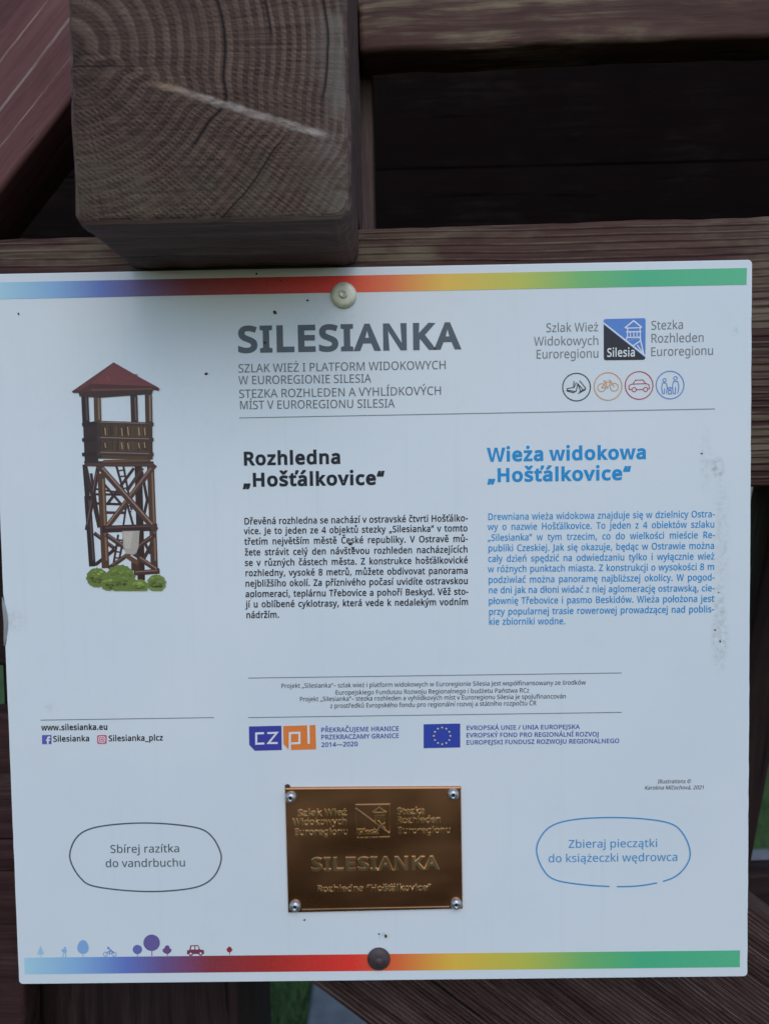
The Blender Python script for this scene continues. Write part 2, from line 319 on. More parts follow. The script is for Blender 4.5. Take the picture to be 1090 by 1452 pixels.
u 618 533,536 533,0 461,0 448,71 444,71 424,45 400,25 372,9 341,-1 308,-8 274,-10 215,-5 167,10 128,37 101,74 84,123 79,185 79,536 168,536 168,191 170,161 175,135 184,113 197,95 213,81 234,71 258,65 287,63 341,69 381,85 411,113 430,151 441,200 445,257 445,536
v 508 203,0 0,536 94,536 208,220 225,171 241,119 251,78 255,78 266,120 283,172 300,220 414,536 508,536 304,0
w 786 392,445 258,1 158,1 11,537 102,537 213,91 346,537 442,537 572,91 685,537 775,537 626,1 523,1
y 510 1,536 95,536 211,231 229,179 245,130 256,85 260,85 279,150 306,232 415,536 510,536 279,-74 258,-121 234,-161 206,-195 172,-219 132,-235 84,-240 42,-237 11,-232 11,-162 37,-166 70,-168 99,-165 123,-156 144,-142 162,-123 189,-73 217,-2
z 470 431,0 39,0 39,58 327,468 56,468 56,536 424,536 424,470 140,68 431,68
© 832 431,133 385,137 344,148 311,168 283,194 262,228 246,266 237,309 234,357 240,418 257,472 285,517 325,551 349,564 375,573 435,580 498,572 558,550 529,489 480,508 436,515 408,512 384,504 362,491 344,473 330,450 320,423 314,392 312,357 314,321 319,290 328,262 341,239 357,221 378,208 404,201 435,198 486,204 540,221 540,157 491,140 463,135|416,-10 339,-3 269,17 206,50 152,93 109,147 76,210 56,280 49,357 56,434 76,504 109,567 152,620 206,664 269,697 339,717 416,724 490,717 558,697 621,664 675,620 720,567 754,504 776,434 783,357 776,280 756,210 723,147 679,93 626,50 563,17 493,-3|416,43 478,49 536,66 589,94 635,131 673,178 702,231 720,291 726,357 720,420 703,479 675,532 638,579 593,617 540,646 481,665 416,671 351,665 291,648 238,620 192,582 156,536 128,483 111,423 105,357 111,294 128,235 156,181 192,135 238,97 291,67 351,49
Á 639 545,0 459,221 176,221 91,0 0,0 279,717 360,717 638,0|352,517 342,546 328,589 318,624 307,583 296,546 287,517 206,301 432,301|466,934 440,900 402,858 361,817 323,784 265,784 265,796 297,841 332,894 360,944 466,944
Í 339 298,0 40,0 40,52 124,71 124,642 40,662 40,714 298,714 298,662 214,642 214,71 298,52|318,934 292,900 254,858 213,817 175,784 117,784 117,796 149,841 184,894 212,944 318,944
Ý 566 283,363 469,714 566,714 328,277 328,0 238,0 238,273 0,714 98,714|431,934 405,900 367,858 326,817 288,784 230,784 230,796 262,841 297,894 325,944 431,944
á 561 288,545 334,542 373,534 406,521 433,502 454,477 468,446 477,409 480,365 480,0 416,0 399,76 395,76 347,27 321,11 291,-1 257,-8 215,-10 169,-6 128,7 94,29 68,59 51,100 46,149 50,187 62,220 81,248 109,272 145,292 189,306 242,316 303,320 394,323 394,355 392,386 387,412 378,432 365,448 349,459 330,467 283,474 242,471 203,461 132,433 105,499 143,517 188,531 237,542|314,259 229,249 199,239 175,227 159,212 147,193 139,172 137,148 144,109 152,94 164,82 196,66 235,61 268,63 297,70 324,82 348,98 368,120 382,146 390,178 393,214 393,262|429,756 403,722 365,681 325,639 286,606 228,606 228,618 260,663 295,716 323,766 429,766
é 564 292,546 325,544 356,538 385,529 410,516 434,499 454,480 472,457 486,431 506,372 513,304 513,251 146,251 150,208 159,171 173,139 192,112 217,92 246,77 279,68 317,65 365,67 407,74 489,102 489,25 448,9 408,-1 364,-8 313,-10 276,-8 241,-2 209,7 178,21 151,38 126,60 105,85 87,113 73,146 63,182 57,221 55,264 62,346 72,382 84,415 101,445 120,471 142,493 167,512 195,527 225,537 258,544|291,474 261,471 235,464 211,451 191,433 175,411 162,385 153,355 148,321 421,321 417,364 407,401 389,431 365,454 332,469|433,756 407,722 369,681 328,639 290,606 232,606 232,618 264,663 299,716 327,766 433,766
í 258 173,0 85,0 85,536 173,536|277,756 251,722 213,681 172,639 134,606 76,606 76,618 108,663 143,716 171,766 277,766
ó 605 551,269 547,206 533,150 512,103 483,63 447,31 405,8 355,-5 301,-10 250,-5 203,8 161,31 125,63 96,103 73,150 60,206 55,269 57,312 62,351 72,387 85,419 102,448 121,474 145,495 171,513 200,528 232,538 267,544 304,546 339,544 373,538 404,528 432,513 459,495 482,474 502,448 519,419 533,387 543,351 549,312|146,269 150,210 163,159 184,118 214,88 254,69 303,63 352,69 392,88 422,118 443,159 456,210 460,269 456,328 443,378 422,418 391,447 352,466 302,472 264,469 231,458 204,442 183,418 167,388 155,354 148,314|451,756 425,722 387,681 346,639 308,606 250,606 250,618 282,663 317,716 345,766 451,766
ý 510 1,536 95,536 211,231 229,179 245,130 256,85 260,85 279,150 306,232 415,536 510,536 279,-74 258,-121 234,-161 206,-195 172,-219 132,-235 84,-240 42,-237 11,-232 11,-162 37,-166 70,-168 99,-165 123,-156 144,-142 162,-123 189,-73 217,-2|403,756 377,722 339,681 298,639 260,606 202,606 202,618 234,663 269,716 297,766 403,766
ą 561 288,545 334,542 373,534 406,521 433,502 454,477 468,446 477,409 480,365 480,0 416,0 399,76 395,76 347,27 321,11 291,-1 257,-8 215,-10 169,-6 128,7 94,29 68,59 51,100 46,149 50,187 62,220 81,248 109,272 145,292 189,306 242,316 303,320 394,323 394,355 392,386 387,412 378,432 365,448 349,459 330,467 283,474 242,471 203,461 132,433 105,499 143,517 188,531 237,542|314,259 229,249 199,239 175,227 159,212 147,193 139,172 137,148 144,109 152,94 164,82 196,66 235,61 268,63 297,70 324,82 348,98 368,120 382,146 390,178 393,214 393,262|412,-116 415,-135 424,-149 438,-158 457,-161 485,-159 505,-155 505,-211 477,-217 443,-220 397,-214 379,-206 365,-195 346,-165 340,-126 344,-97 354,-70 371,-44 390,-21 432,15 480,0 450,-31 429,-58 416,-86
ć 480 300,-10 233,-3 202,6 173,19 147,35 124,56 104,80 86,109 73,142 63,178 57,220 55,265 57,312 63,355 74,393 88,426 106,455 127,480 151,500 177,517 207,530 238,539 306,546 346,544 385,537 447,517 420,444 364,461 304,469 255,463 215,446 184,417 163,378 150,327 146,266 150,207 163,157 184,117 214,89 252,72 299,66 340,68 376,75 438,97 438,19 410,7 378,-2 343,-8|432,756 406,722 368,681 327,639 289,606 231,606 231,618 263,663 298,716 326,766 432,766
Č 632 403,645 349,640 300,625 258,601 222,568 194,527 173,477 160,421 156,357 163,275 171,238 183,204 199,173 218,146 240,123 265,104 294,89 327,78 363,71 402,69 448,71 491,77 573,97 573,19 532,6 490,-3 444,-8 389,-10 337,-7 289,1 246,15 207,35 173,60 143,89 118,124 97,163 82,206 70,253 63,304 61,358 67,435 83,506 111,568 149,622 198,665 257,698 326,717 404,724 458,721 510,713 558,700 601,682 565,606 491,633 449,642|334,784 299,833 253,886 211,931 211,944 271,944 325,903 378,852 433,903 487,944 549,944 549,931 505,886 458,833 424,784
č 480 300,-10 233,-3 202,6 173,19 147,35 124,56 104,80 86,109 73,142 63,178 57,220 55,265 57,312 63,355 74,393 88,426 106,455 127,480 151,500 177,517 207,530 238,539 306,546 346,544 385,537 447,517 420,444 364,461 304,469 255,463 215,446 184,417 163,378 150,327 146,266 150,207 163,157 184,117 214,89 252,72 299,66 340,68 376,75 438,97 438,19 410,7 378,-2 343,-8|238,606 203,655 157,708 115,753 115,766 175,766 229,725 282,674 337,725 391,766 453,766 453,753 409,708 362,655 328,606
ę 564 389,-116 392,-135 401,-149 415,-158 434,-161 462,-159 482,-155 482,-211 454,-217 420,-220 374,-214 356,-206 342,-195 323,-165 317,-126 321,-97 331,-70 348,-44 367,-21 409,15 489,25 427,-31 408,-54 397,-75 391,-95|292,546 325,544 356,538 385,529 410,516 434,499 454,480 472,457 486,431 506,372 513,304 513,251 146,251 150,208 159,171 173,139 192,112 217,92 246,77 279,68 317,65 365,67 407,74 489,102 489,25 448,9 408,-1 364,-8 313,-10 276,-8 241,-2 209,7 178,21 151,38 126,60 105,85 87,113 73,146 63,182 57,221 55,264 62,346 72,382 84,415 101,445 120,471 142,493 167,512 195,527 225,537 258,544|291,474 261,471 235,464 211,451 191,433 175,411 162,385 153,355 148,321 421,321 417,364 407,401 389,431 365,454 332,469
ě 564 292,546 325,544 356,538 385,529 410,516 434,499 454,480 472,457 486,431 506,372 513,304 513,251 146,251 150,208 159,171 173,139 192,112 217,92 246,77 279,68 317,65 365,67 407,74 489,102 489,25 448,9 408,-1 364,-8 313,-10 276,-8 241,-2 209,7 178,21 151,38 126,60 105,85 87,113 73,146 63,182 57,221 55,264 62,346 72,382 84,415 101,445 120,471 142,493 167,512 195,527 225,537 258,544|291,474 261,471 235,464 211,451 191,433 175,411 162,385 153,355 148,321 421,321 417,364 407,401 389,431 365,454 332,469|239,606 204,655 158,708 116,753 116,766 176,766 230,725 283,674 338,725 392,766 454,766 454,753 410,708 363,655 329,606
ł 258 78,0 78,285 27,253 -9,312 78,368 78,760 166,760 166,425 230,469 267,410 166,342 166,0
ń 618 343,546 388,543 427,534 461,520 488,499 509,473 525,439 534,397 537,349 537,0 450,0 450,343 448,373 443,400 434,422 421,440 404,454 384,464 359,470 330,472 289,469 255,459 227,444 207,422 192,394 181,361 175,322 173,278 173,0 85,0 85,536 156,536 169,463 174,463 194,489 218,509 246,526 277,537 309,544|457,756 431,722 393,681 352,639 314,606 256,606 256,618 288,663 323,716 351,766 457,766
Ř 622 294,714 375,708 440,691 467,679 491,663 510,645 526,624 538,600 547,573 554,511 549,459 533,416 509,382 479,355 446,335 411,320 607,0 502,0 329,295 187,295 187,0 97,0 97,714|289,636 187,636 187,371 294,371 335,373 369,380 398,390 421,405 439,425 451,448 459,476 461,507 456,549 442,582 419,606 386,623 343,633|265,784 230,833 184,886 142,931 142,944 202,944 256,903 309,852 364,903 418,944 480,944 480,931 436,886 389,833 355,784
ř 413 335,546 367,544 398,540 387,459 358,464 329,466 299,463 270,453 243,437 220,416 200,391 185,360 176,325 173,286 173,0 85,0 85,536 157,536 167,438 171,438 190,467 212,492 238,514 267,531 299,542|194,606 159,655 113,708 71,753 71,766 131,766 185,725 238,674 293,725 347,766 409,766 409,753 365,708 318,655 284,606
ś 479 434,148 427,100 408,61 376,30 334,8 282,-5 220,-10 168,-8 123,-1 85,10 52,24 52,104 129,74 175,64 222,61 280,66 302,73 319,82 332,94 342,108 347,123 349,140 346,159 338,176 323,192 298,208 217,244 128,284 95,306 71,332 56,364 51,404 54,436 65,464 82,489 106,509 136,525 171,537 209,544 252,546 299,544 343,536 385,525 423,510 393,440 322,464 284,471 246,474 198,470 163,456 142,436 135,409 138,389 148,371 165,356 191,341 273,307 360,268 392,246 415,219 429,187|388,756 362,722 325,681 283,639 245,606 187,606 187,618 219,663 254,716 282,766 388,766
š 479 434,148 427,100 408,61 376,30 334,8 282,-5 220,-10 168,-8 123,-1 85,10 52,24 52,104 129,74 175,64 222,61 280,66 302,73 319,82 332,94 342,108 347,123 349,140 346,159 338,176 323,192 298,208 217,244 128,284 95,306 71,332 56,364 51,404 54,436 65,464 82,489 106,509 136,525 171,537 209,544 252,546 299,544 343,536 385,525 423,510 393,440 322,464 284,471 246,474 198,470 163,456 142,436 135,409 138,389 148,371 165,356 191,341 273,307 360,268 392,246 415,219 429,187|194,606 159,655 113,708 71,753 71,766 131,766 185,725 238,674 293,725 347,766 409,766 409,753 365,708 318,655 284,606
ť 361 264,62 305,65 339,73 339,6 299,-5 249,-10 209,-6 171,4 139,24 114,55 97,98 92,156 92,468 16,468 16,510 93,545 128,659 180,659 180,536 335,536 335,468 180,468 180,158 186,115 193,99 203,85 230,68|470,751 454,706 428,651 398,600 350,600 350,612 360,645 369,684 377,724 383,760 470,760
ů 618 533,536 533,0 461,0 448,71 444,71 424,45 400,25 372,9 341,-1 308,-8 274,-10 215,-5 167,10 128,37 101,74 84,123 79,185 79,536 168,536 168,191 170,161 175,135 184,113 197,95 213,81 234,71 258,65 287,63 341,69 381,85 411,113 430,151 441,200 445,257 445,536|308,606 264,613 245,622 229,634 216,649 206,667 201,688 199,712 201,736 207,756 216,774 229,789 245,802 264,810 308,817 351,810 387,789 401,774 411,757 417,736 419,713 417,689 411,668 401,649 387,634 371,622 352,613|308,656 331,660 349,671 360,689 364,712 360,735 348,753 330,764 308,768 286,764 268,753 256,735 252,712 256,689 266,671 284,660
Ż 572 533,0 38,0 38,68 414,634 50,634 50,714 523,714 523,646 147,80 533,80|291,915 310,912 326,901 338,884 342,859 338,834 326,817 310,806 291,803 271,806 254,817 243,834 239,859 243,884 254,901 271,912
ż 470 431,0 39,0 39,58 327,468 56,468 56,536 424,536 424,470 140,68 431,68|236,737 255,734 271,723 283,706 287,681 283,656 271,639 255,628 236,625 216,628 199,639 188,656 184,681 188,706 199,723 216,734
ž 470 431,0 39,0 39,58 327,468 56,468 56,536 424,536 424,470 140,68 431,68|189,606 154,655 108,708 66,753 66,766 126,766 180,725 233,674 288,725 342,766 404,766 404,753 360,708 313,655 279,606
– 500 40,229 40,307 460,307 460,229
— 1000 40,229 40,307 960,307 960,229
“ 359 347,714 328,632 310,546 297,469 202,469 195,480 218,555 249,637 282,714|162,714 143,632 125,546 112,469 18,469 12,480 35,555 65,637 98,714
” 359 347,703 324,627 293,545 261,469 195,469 214,550 232,636 246,714 340,714|162,703 139,627 108,545 76,469 12,469 26,529 40,593 52,657 61,714 155,714
„ 416 366,105 343,29 312,-52 280,-129 214,-129 233,-48 251,38 265,116 359,116|181,105 158,29 127,-52 95,-129 31,-129 45,-69 58,-4 70,59 80,116 174,116
"""

# ------------------------------------------------------------------ lettering
_G = {}
for _l in GLYPHS.strip('\n').split('\n'):
    _ch, _r = _l[0], _l[2:]
    _adv, _, _cs = _r.partition(' ')
    _G[_ch] = (int(_adv), [[tuple(map(int, q.split(','))) for q in c.split()] for c in _cs.split('|')] if _cs else [])

def area(c):
    return 0.5 * sum(c[i][0] * c[(i + 1) % len(c)][1] - c[(i + 1) % len(c)][0] * c[i][1] for i in range(len(c)))

def grow(c, d):
    """move a closed outline by d to its right-hand side (outward for clockwise)"""
    out = []
    n = len(c)
    for i in range(n):
        p, q, r = Vector(c[i - 1]), Vector(c[i]), Vector(c[(i + 1) % n])
        a, b = (q - p).normalized(), (r - q).normalized()
        na, nb = Vector((-a.y, a.x)), Vector((-b.y, b.x))
        s = na + nb
        k = max(0.45, 1 + na.dot(nb))
        out.append((q.x + s.x / k * d, q.y + s.y / k * d))
    return out

def inside(pt, c):
    x, y = pt
    r = False
    for i in range(len(c)):
        (x1, y1), (x2, y2) = c[i - 1], c[i]
        if (y1 > y) != (y2 > y) and x < (x2 - x1) * (y - y1) / (y2 - y1) + x1: r = not r
    return r

def prune(c, e):
    out = []
    for p in c:
        if not out or math.hypot(p[0] - out[-1][0], p[1] - out[-1][1]) > e: out.append(p)
    return out

_cache = {}
def glyph(ch, weight):
    """list of (points, triangles, loops) per solid piece of a character; units 1/1000 em"""
    key = (ch, weight)
    if key in _cache: return _cache[key]
    cs = _G[ch][1]
    pieces = []
    if cs:
        depth = [sum(inside(c[0], k) for k in cs if k is not c and abs(area(k)) > abs(area(c))) for c in cs]
        main_sign = 1 if area(max(cs, key=lambda c: abs(area(c)))) > 0 else -1
        solids = [(c, [k for k, dk in zip(cs, depth) if dk == 1 and area(k) * main_sign < 0 and inside(k[0], c)]) for c, dc in zip(cs, depth) if not (dc == 1 and area(c) * main_sign < 0)]
        for c, holes in solids:
            best = None
            for e in (9, 14, 6, 20, 3, 1):          # thicken without letting the outline cross itself
                loops = [prune(l, e) for l in [c] + holes]
                if weight: loops = [grow(l, -weight * main_sign) for l in loops]
                pts = [p for l in loops for p in l]
                tri = tessellate_polygon([[Vector((x, y, 0)) for x, y in l] for l in loops])
                want = abs(area(loops[0])) - sum(abs(area(l)) for l in loops[1:])
                err = abs(want - sum(abs(area([pts[i] for i in t])) for t in tri)) / want
                if best is None or err < best[0]: best = (err, pts, tri, loops)
                if err < 0.003: break
            err, pts, tri, loops = best
            pieces.append((pts, tri, loops))
    if weight and len(pieces) > 1:      # keep dots and accents clear of the thickened letter
        up = lambda l: [(x, y + weight * 1.5) for x, y in l]
        pieces = [(up(p), t, [up(l) for l in ls]) if min(y for x, y in p) > 480 and min(y for x, y in p) > min(y for q in pieces for x, y in q[0]) + 200 else (p, t, ls) for p, t, ls in pieces]
    if weight and pieces:      # keep the cap height: bolder is not taller
        lo = 0.0
        k = 714.0 / (714.0 + 2 * weight)
        pieces = [([(x, (y + weight) * k) for x, y in p], t, [[(x, (y + weight) * k) for x, y in l] for l in ls]) for p, t, ls in pieces]
    _cache[key] = pieces
    return pieces

def advance(ch, weight):
    return _G.get(ch, _G[' '])[0] + (1.6 * weight if ch != ' ' else 0)

def layout(text, weight, track=0.0):
    x, out = 0.0, []
    for ch in text:
        out.append((ch, x)); x += advance(ch, weight) + track
    return out, x - track

# ------------------------------------------------------------------ flat print on a panel
class Art:
    """thin printed sheets on the panel front: every shape a hair above the one before it"""
    def __init__(s, base=0.00018, step=0.0000025):
        s.v, s.f, s.mi, s.mats = [], [], [], []
        s.z, s.step = base, step
    def mat(s, mt):
        if mt not in s.mats: s.mats.append(mt)
        return s.mats.index(mt)
    def raw(s, pts, faces, mt):
        i0 = len(s.v)
        s.v += [(x, -s.z, z) for x, z in pts]
        for f in faces:
            s.f.append([i0 + i for i in f]); s.mi.append(s.mat(mt))
        s.z += s.step
    def loc(s, px, py):
        p = at(px, py)
        return (p.x, p.z - SIGN_BOTTOM)
    def poly(s, pts, mt):
        q = [s.loc(*p) for p in pts]
        tri = tessellate_polygon([[Vector((x, y, 0)) for x, y in q]])
        s.raw(q, tri, mt)
    def stroke(s, pts, w, mt, closed=False, w2=None):
        P = [Vector(p) for p in pts]
        n = len(P); L, Rr = [], []
        for i, q in enumerate(P):
            a = (q - P[i - 1]) if (i or closed) else (P[1] - q)
            b = (P[(i + 1) % n] - q) if (i < n - 1 or closed) else a
            a, b = a.normalized(), b.normalized()
            na, nb = Vector((-a.y, a.x)), Vector((-b.y, b.x))
            ww = w if w2 is None else w + (w2 - w) * i / max(1, n - 1)
            k = max(0.35, 1 + na.dot(nb))
            o = (na + nb) / k * (ww / 2)
            L.append(s.loc(*(q + o))); Rr.append(s.loc(*(q - o)))
        m_ = n if closed else n - 1
        s.raw(L + Rr, [(i, (i + 1) % n, n + (i + 1) % n, n + i) for i in range(m_)], mt)
    def disc(s, cx, cy, r, mt, ry=None, n=28):
        s.poly([(cx + r * math.cos(k * 2 * math.pi / n), cy + (ry or r) * math.sin(k * 2 * math.pi / n)) for k in range(n)], mt)
    def ring(s, cx, cy, r, w, mt, ry=None, n=40):
        s.stroke([(cx + r * math.cos(k * 2 * math.pi / n), cy + (ry or r) * math.sin(k * 2 * math.pi / n)) for k in range(n)], w, mt, True)
    def text(s, text, p0, p1, em, mt, weight=0, slant=0.0, hs=None):
        """one line from baseline point p0 to p1 (photo px); em in px. With hs the words stretch apart instead of the letters"""
        a, b = Vector(s.loc(*p0)), Vector(s.loc(*p1))
        d = (b - a); ln = d.length; d.normalize(); u = Vector((-d.y, d.x))
        k = SIGN_W / 1055.0 * em / 1000.0
        lay, nat = layout(text, weight)
        gaps = text.count(' ')
        if hs is None or not gaps: h, extra = ln / (nat * k), 0.0
        else:
            h = hs; extra = (ln / k - nat * h) / gaps
            if extra < -90: h = (ln / k + 90 * gaps) / nat; extra = -90
        x = 0.0
        e = 0.0
        z0 = s.z
        for ch, gx in lay:
            if ch == ' ':
                e += extra; continue
            s.z = z0
            for pts, tri, loops in glyph(ch, weight):
                q = []
                for gxx, gy in pts:
                    X = (gxx + gx + slant * gy) * h + e
                    v = a + d * (X * k) + u * (gy * k)
                    q.append((v.x, v.y))
                s.raw(q, tri, mt)
        s.z = z0 + 4 * s.step
    def build(s, name, parent):
        me = bpy.data.meshes.new(name)
        me.from_pydata(s.v, [], s.f)
        me.update()
        # every sheet faces the reader
        bm = bmesh.new(); bm.from_mesh(me)
        for f, mi in zip(bm.faces, s.mi): f.material_index = mi
        bm.normal_update()
        bmesh.ops.reverse_faces(bm, faces=[f for f in bm.faces if f.normal.y > 0])
        bm.to_mesh(me); bm.free()
        return link(name, me, s.mats, parent)

# ================================================================== ground
def ground_mat():
    n = NT('lawn_ground')
    p = n.obj()
    a = n.noise(p, 3.0, 6.0, 0.65)
    b = n.noise(p, 60.0, 4.0, 0.6)
    c = n.ramp(n.math('ADD', n.math('MULTIPLY', a, 0.5), n.math('MULTIPLY', b, 0.5)),
               [(0.35, (0.03, 0.05, 0.018)), (0.5, (0.06, 0.11, 0.035)), (0.65, (0.10, 0.15, 0.055))])
    n.bump(b, 1.0, 0.02)
    return n.done(c, 0.9, 0.0, 0.1)

bm = bmesh.new()
for i in range(2):
    pass
bmesh.ops.create_grid(bm, x_segments=40, y_segments=40, size=120)
for v in bm.verts:
    if v.co.length > 12: v.co.z += noise.noise(v.co * 0.05) * 0.5 - 0.2
me = bpy.data.meshes.new('lawn')
bm.to_mesh(me); bm.free()
tag(link('lawn', me, ground_mat()), kind='structure')

def added_earth_mat():
    n = NT('added_earth')
    p = n.obj()
    a = n.noise(p, 5.0, 8.0, 0.7)
    c = n.ramp(a, [(0.3, (0.018, 0.012, 0.008)), (0.6, (0.05, 0.033, 0.022)), (0.8, (0.09, 0.065, 0.045))])
    n.bump(a, 1.0, 0.02)
    return n.done(c, 0.95, 0.0, 0.1)

bm = bmesh.new()     # unseen brown earth added in front, dark for the plaque to reflect
n_ = 60
ring = [bm.verts.new((0.1 + (2.3 + 0.35 * noise.noise(Vector((math.cos(t) * 2, math.sin(t) * 2, 1)))) * math.cos(t),
                      -2.35 + (2.3 + 0.35 * noise.noise(Vector((math.cos(t) * 2, math.sin(t) * 2, 5)))) * math.sin(t), 0.004))
        for t in (k * 2 * math.pi / n_ for k in range(n_))]
bm.faces.new(ring)
me = bpy.data.meshes.new('added_earth_patch')
bm.to_mesh(me); bm.free()
tag(link('added_earth_patch', me, added_earth_mat()), kind='structure')

def concrete_mat():
    n = NT('concrete')
    p = n.obj()
    a = n.noise(p, 12.0, 8.0, 0.7)
    c = n.ramp(a, [(0.3, (0.12, 0.12, 0.115)), (0.7, (0.21, 0.208, 0.20))])
    n.bump(a, 0.5, 0.004)
    return n.done(c, 0.9, 0.0, 0.2)
CONC = concrete_mat()

def slab(name, corners, h, label):
    """a concrete slab set in the lawn"""
    c = sum((Vector((x, y, 0)) for x, y in corners), Vector()) / len(corners)
    bm = bmesh.new()
    lo = [bm.verts.new((x - c.x, y - c.y, -0.05)) for x, y in corners]
    hi = [bm.verts.new((x - c.x, y - c.y, h)) for x, y in corners]
    bm.faces.new(hi); bm.faces.new(lo[::-1])
    for i in range(len(lo)):
        j = (i + 1) % len(lo)
        bm.faces.new((lo[i], lo[j], hi[j], hi[i]))
    bmesh.ops.recalc_face_normals(bm, faces=bm.faces)
    bmesh.ops.bevel(bm, geom=list(bm.edges), offset=0.008, segments=2, affect='EDGES')
    me = bpy.data.meshes.new(name)
    bm.to_mesh(me); bm.free()
    o = link(name, me, CONC)
    o.location = (c.x, c.y, 0)
    return tag(o, label, 'slab')

p = at_ground(441, 1425)
q = at_ground(475, 1440)
slab('concrete_slab', [(p.x + 0.0, p.y - 1.1), (p.x + 0.62, p.y - 1.1), (p.x + 0.62, p.y + 0.35), (p.x + 0.0, p.y + 0.35)], 0.03,
     'grey concrete slab in the lawn below the pointed end of the diagonal plank')
g1, g2 = at_ground(1075, 1213), at_ground(1075, 1242)
slab('concrete_slab', [(g1.x - 1.0, g2.y), (g1.x + 2.2, g2.y), (g1.x + 2.2, g1.y), (g1.x - 1.0, g1.y)], 0.03,
     'pale grey concrete kerb slab crossing the lawn right of the panel')

# grass blades where the lawn shows through the gaps
def blade_mat():
    n = NT('grass_blades')
    a = n.noise(n.obj(), 25.0, 3.0)
    c = n.ramp(a, [(0.3, (0.045, 0.085, 0.022)), (0.55, (0.10, 0.17, 0.05)), (0.75, (0.18, 0.23, 0.09))])
    return n.done(c, 0.7, 0.0, 0.2)
v, f = [], []
rg = random.Random(3)
ga = at_ground(405, 1425)
gb = at_ground(1085, 1150)
for cx, cy, sx, sy, num in ((ga.x, ga.y, 0.45, 0.6, 5200), (gb.x + 0.2, gb.y + 0.5, 0.9, 1.6, 9000)):
    for _ in range(num):
        x, y = cx + rg.uniform(-sx, sx), cy + rg.uniform(-sy, sy)
        if p.x - 0.02 < x < p.x + 0.64 and p.y - 1.12 < y < p.y + 0.37: continue
        if g2.y - 0.02 < y < g1.y + 0.02: continue
        h = rg.uniform(0.03, 0.075); t = rg.uniform(0, 6.28); b = rg.uniform(0.002, 0.0035)
        lx, ly = rg.gauss(0, 0.02), rg.gauss(0, 0.02)
        i = len(v)
        v += [(x - b * math.cos(t), y - b * math.sin(t), 0), (x + b * math.cos(t), y + b * math.sin(t), 0), (x + lx, y + ly, h)]
        f.append((i, i + 1, i + 2))
me = bpy.data.meshes.new('grass')
me.from_pydata(v, [], f)
tag(link('grass', me, blade_mat()), kind='stuff')

# ================================================================== timbers of the tower
RED = stained_wood('red_brown_stain', (0.016, 0.007, 0.007), (0.042, 0.018, 0.018), (0.065, 0.032, 0.030), (0.14, 0.10, 0.09), 0.2, seed=1.3)
ROSE = stained_wood('faded_red_stain', (0.085, 0.034, 0.033), (0.150, 0.064, 0.062), (0.185, 0.092, 0.085), (0.36, 0.28, 0.25), 0.10, seed=4.1, bump=0.4, scratches=((-0.049, 0.0013), (-0.028, 0.0009), (-0.066, 0.0007), (0.012, 0.0008)))
RAIL = stained_wood('weathered_rail_stain', (0.026, 0.010, 0.009), (0.066, 0.029, 0.026), (0.12, 0.072, 0.055), (0.185, 0.145, 0.10), 0.85, grain=0.42, seed=2.2, bump=1.0, ribs=210.0, patch_lo=0.41)
PATCHY = stained_wood('patchy_brown_stain', (0.05, 0.023, 0.019), (0.098, 0.050, 0.042), (0.14, 0.080, 0.066), (0.27, 0.215, 0.135), 0.9, grain=0.6, seed=6.0, bump=0.5, patch_lo=0.42)
RIBBED = stained_wood('ribbed_dark_stain', (0.024, 0.010, 0.009), (0.062, 0.031, 0.028), (0.095, 0.056, 0.049), (0.29, 0.22, 0.195), 0.2, grain=1.0, seed=9.4, bump=1.2, ribs=320.0)
DARK = stained_wood('dark_stain', (0.010, 0.006, 0.006), (0.028, 0.015, 0.015), (0.045, 0.026, 0.024), (0.08, 0.06, 0.055), 0.2, seed=5.5)
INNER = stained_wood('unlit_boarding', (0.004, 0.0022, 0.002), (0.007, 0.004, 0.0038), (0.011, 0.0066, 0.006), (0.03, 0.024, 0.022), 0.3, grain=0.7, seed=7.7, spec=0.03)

def seg_angle(a, b):
    return -math.atan2(b.z - a.z, b.x - a.x)

def plank_between(name, a, b, height, depth, mat, below=True, **kw):
    """timber whose upper (below=True) or lower front edge runs from a to b"""
    d = (b - a); L = d.length; d.normalize()
    perp = Vector((d.z, 0, -d.x)) * (1 if below else -1)
    c = (a + b) / 2 + perp * height / 2 + Vector((0, depth / 2, 0))
    return timber(name, L, height, depth, mat, (c, seg_angle(a, b)), **kw)

RAIL_Y = 0.0036
# the rail that carries the panel
ra, rb = at(0, 338, RAIL_Y), at(1090, 305, RAIL_Y)
dirv = (rb - ra)
ra2, rb2 = ra - dirv * 0.9, rb + dirv * 0.9
rail_h = (at(1080, 305, RAIL_Y) - at(1080, 690, RAIL_Y)).z
o = plank_between('rail', ra2, rb2, rail_h, 0.055, RAIL, bevel=0.004, rough=0.0014, cuts=120)
tag(o, 'weathered red brown horizontal rail the white panel is bolted to', 'rail')

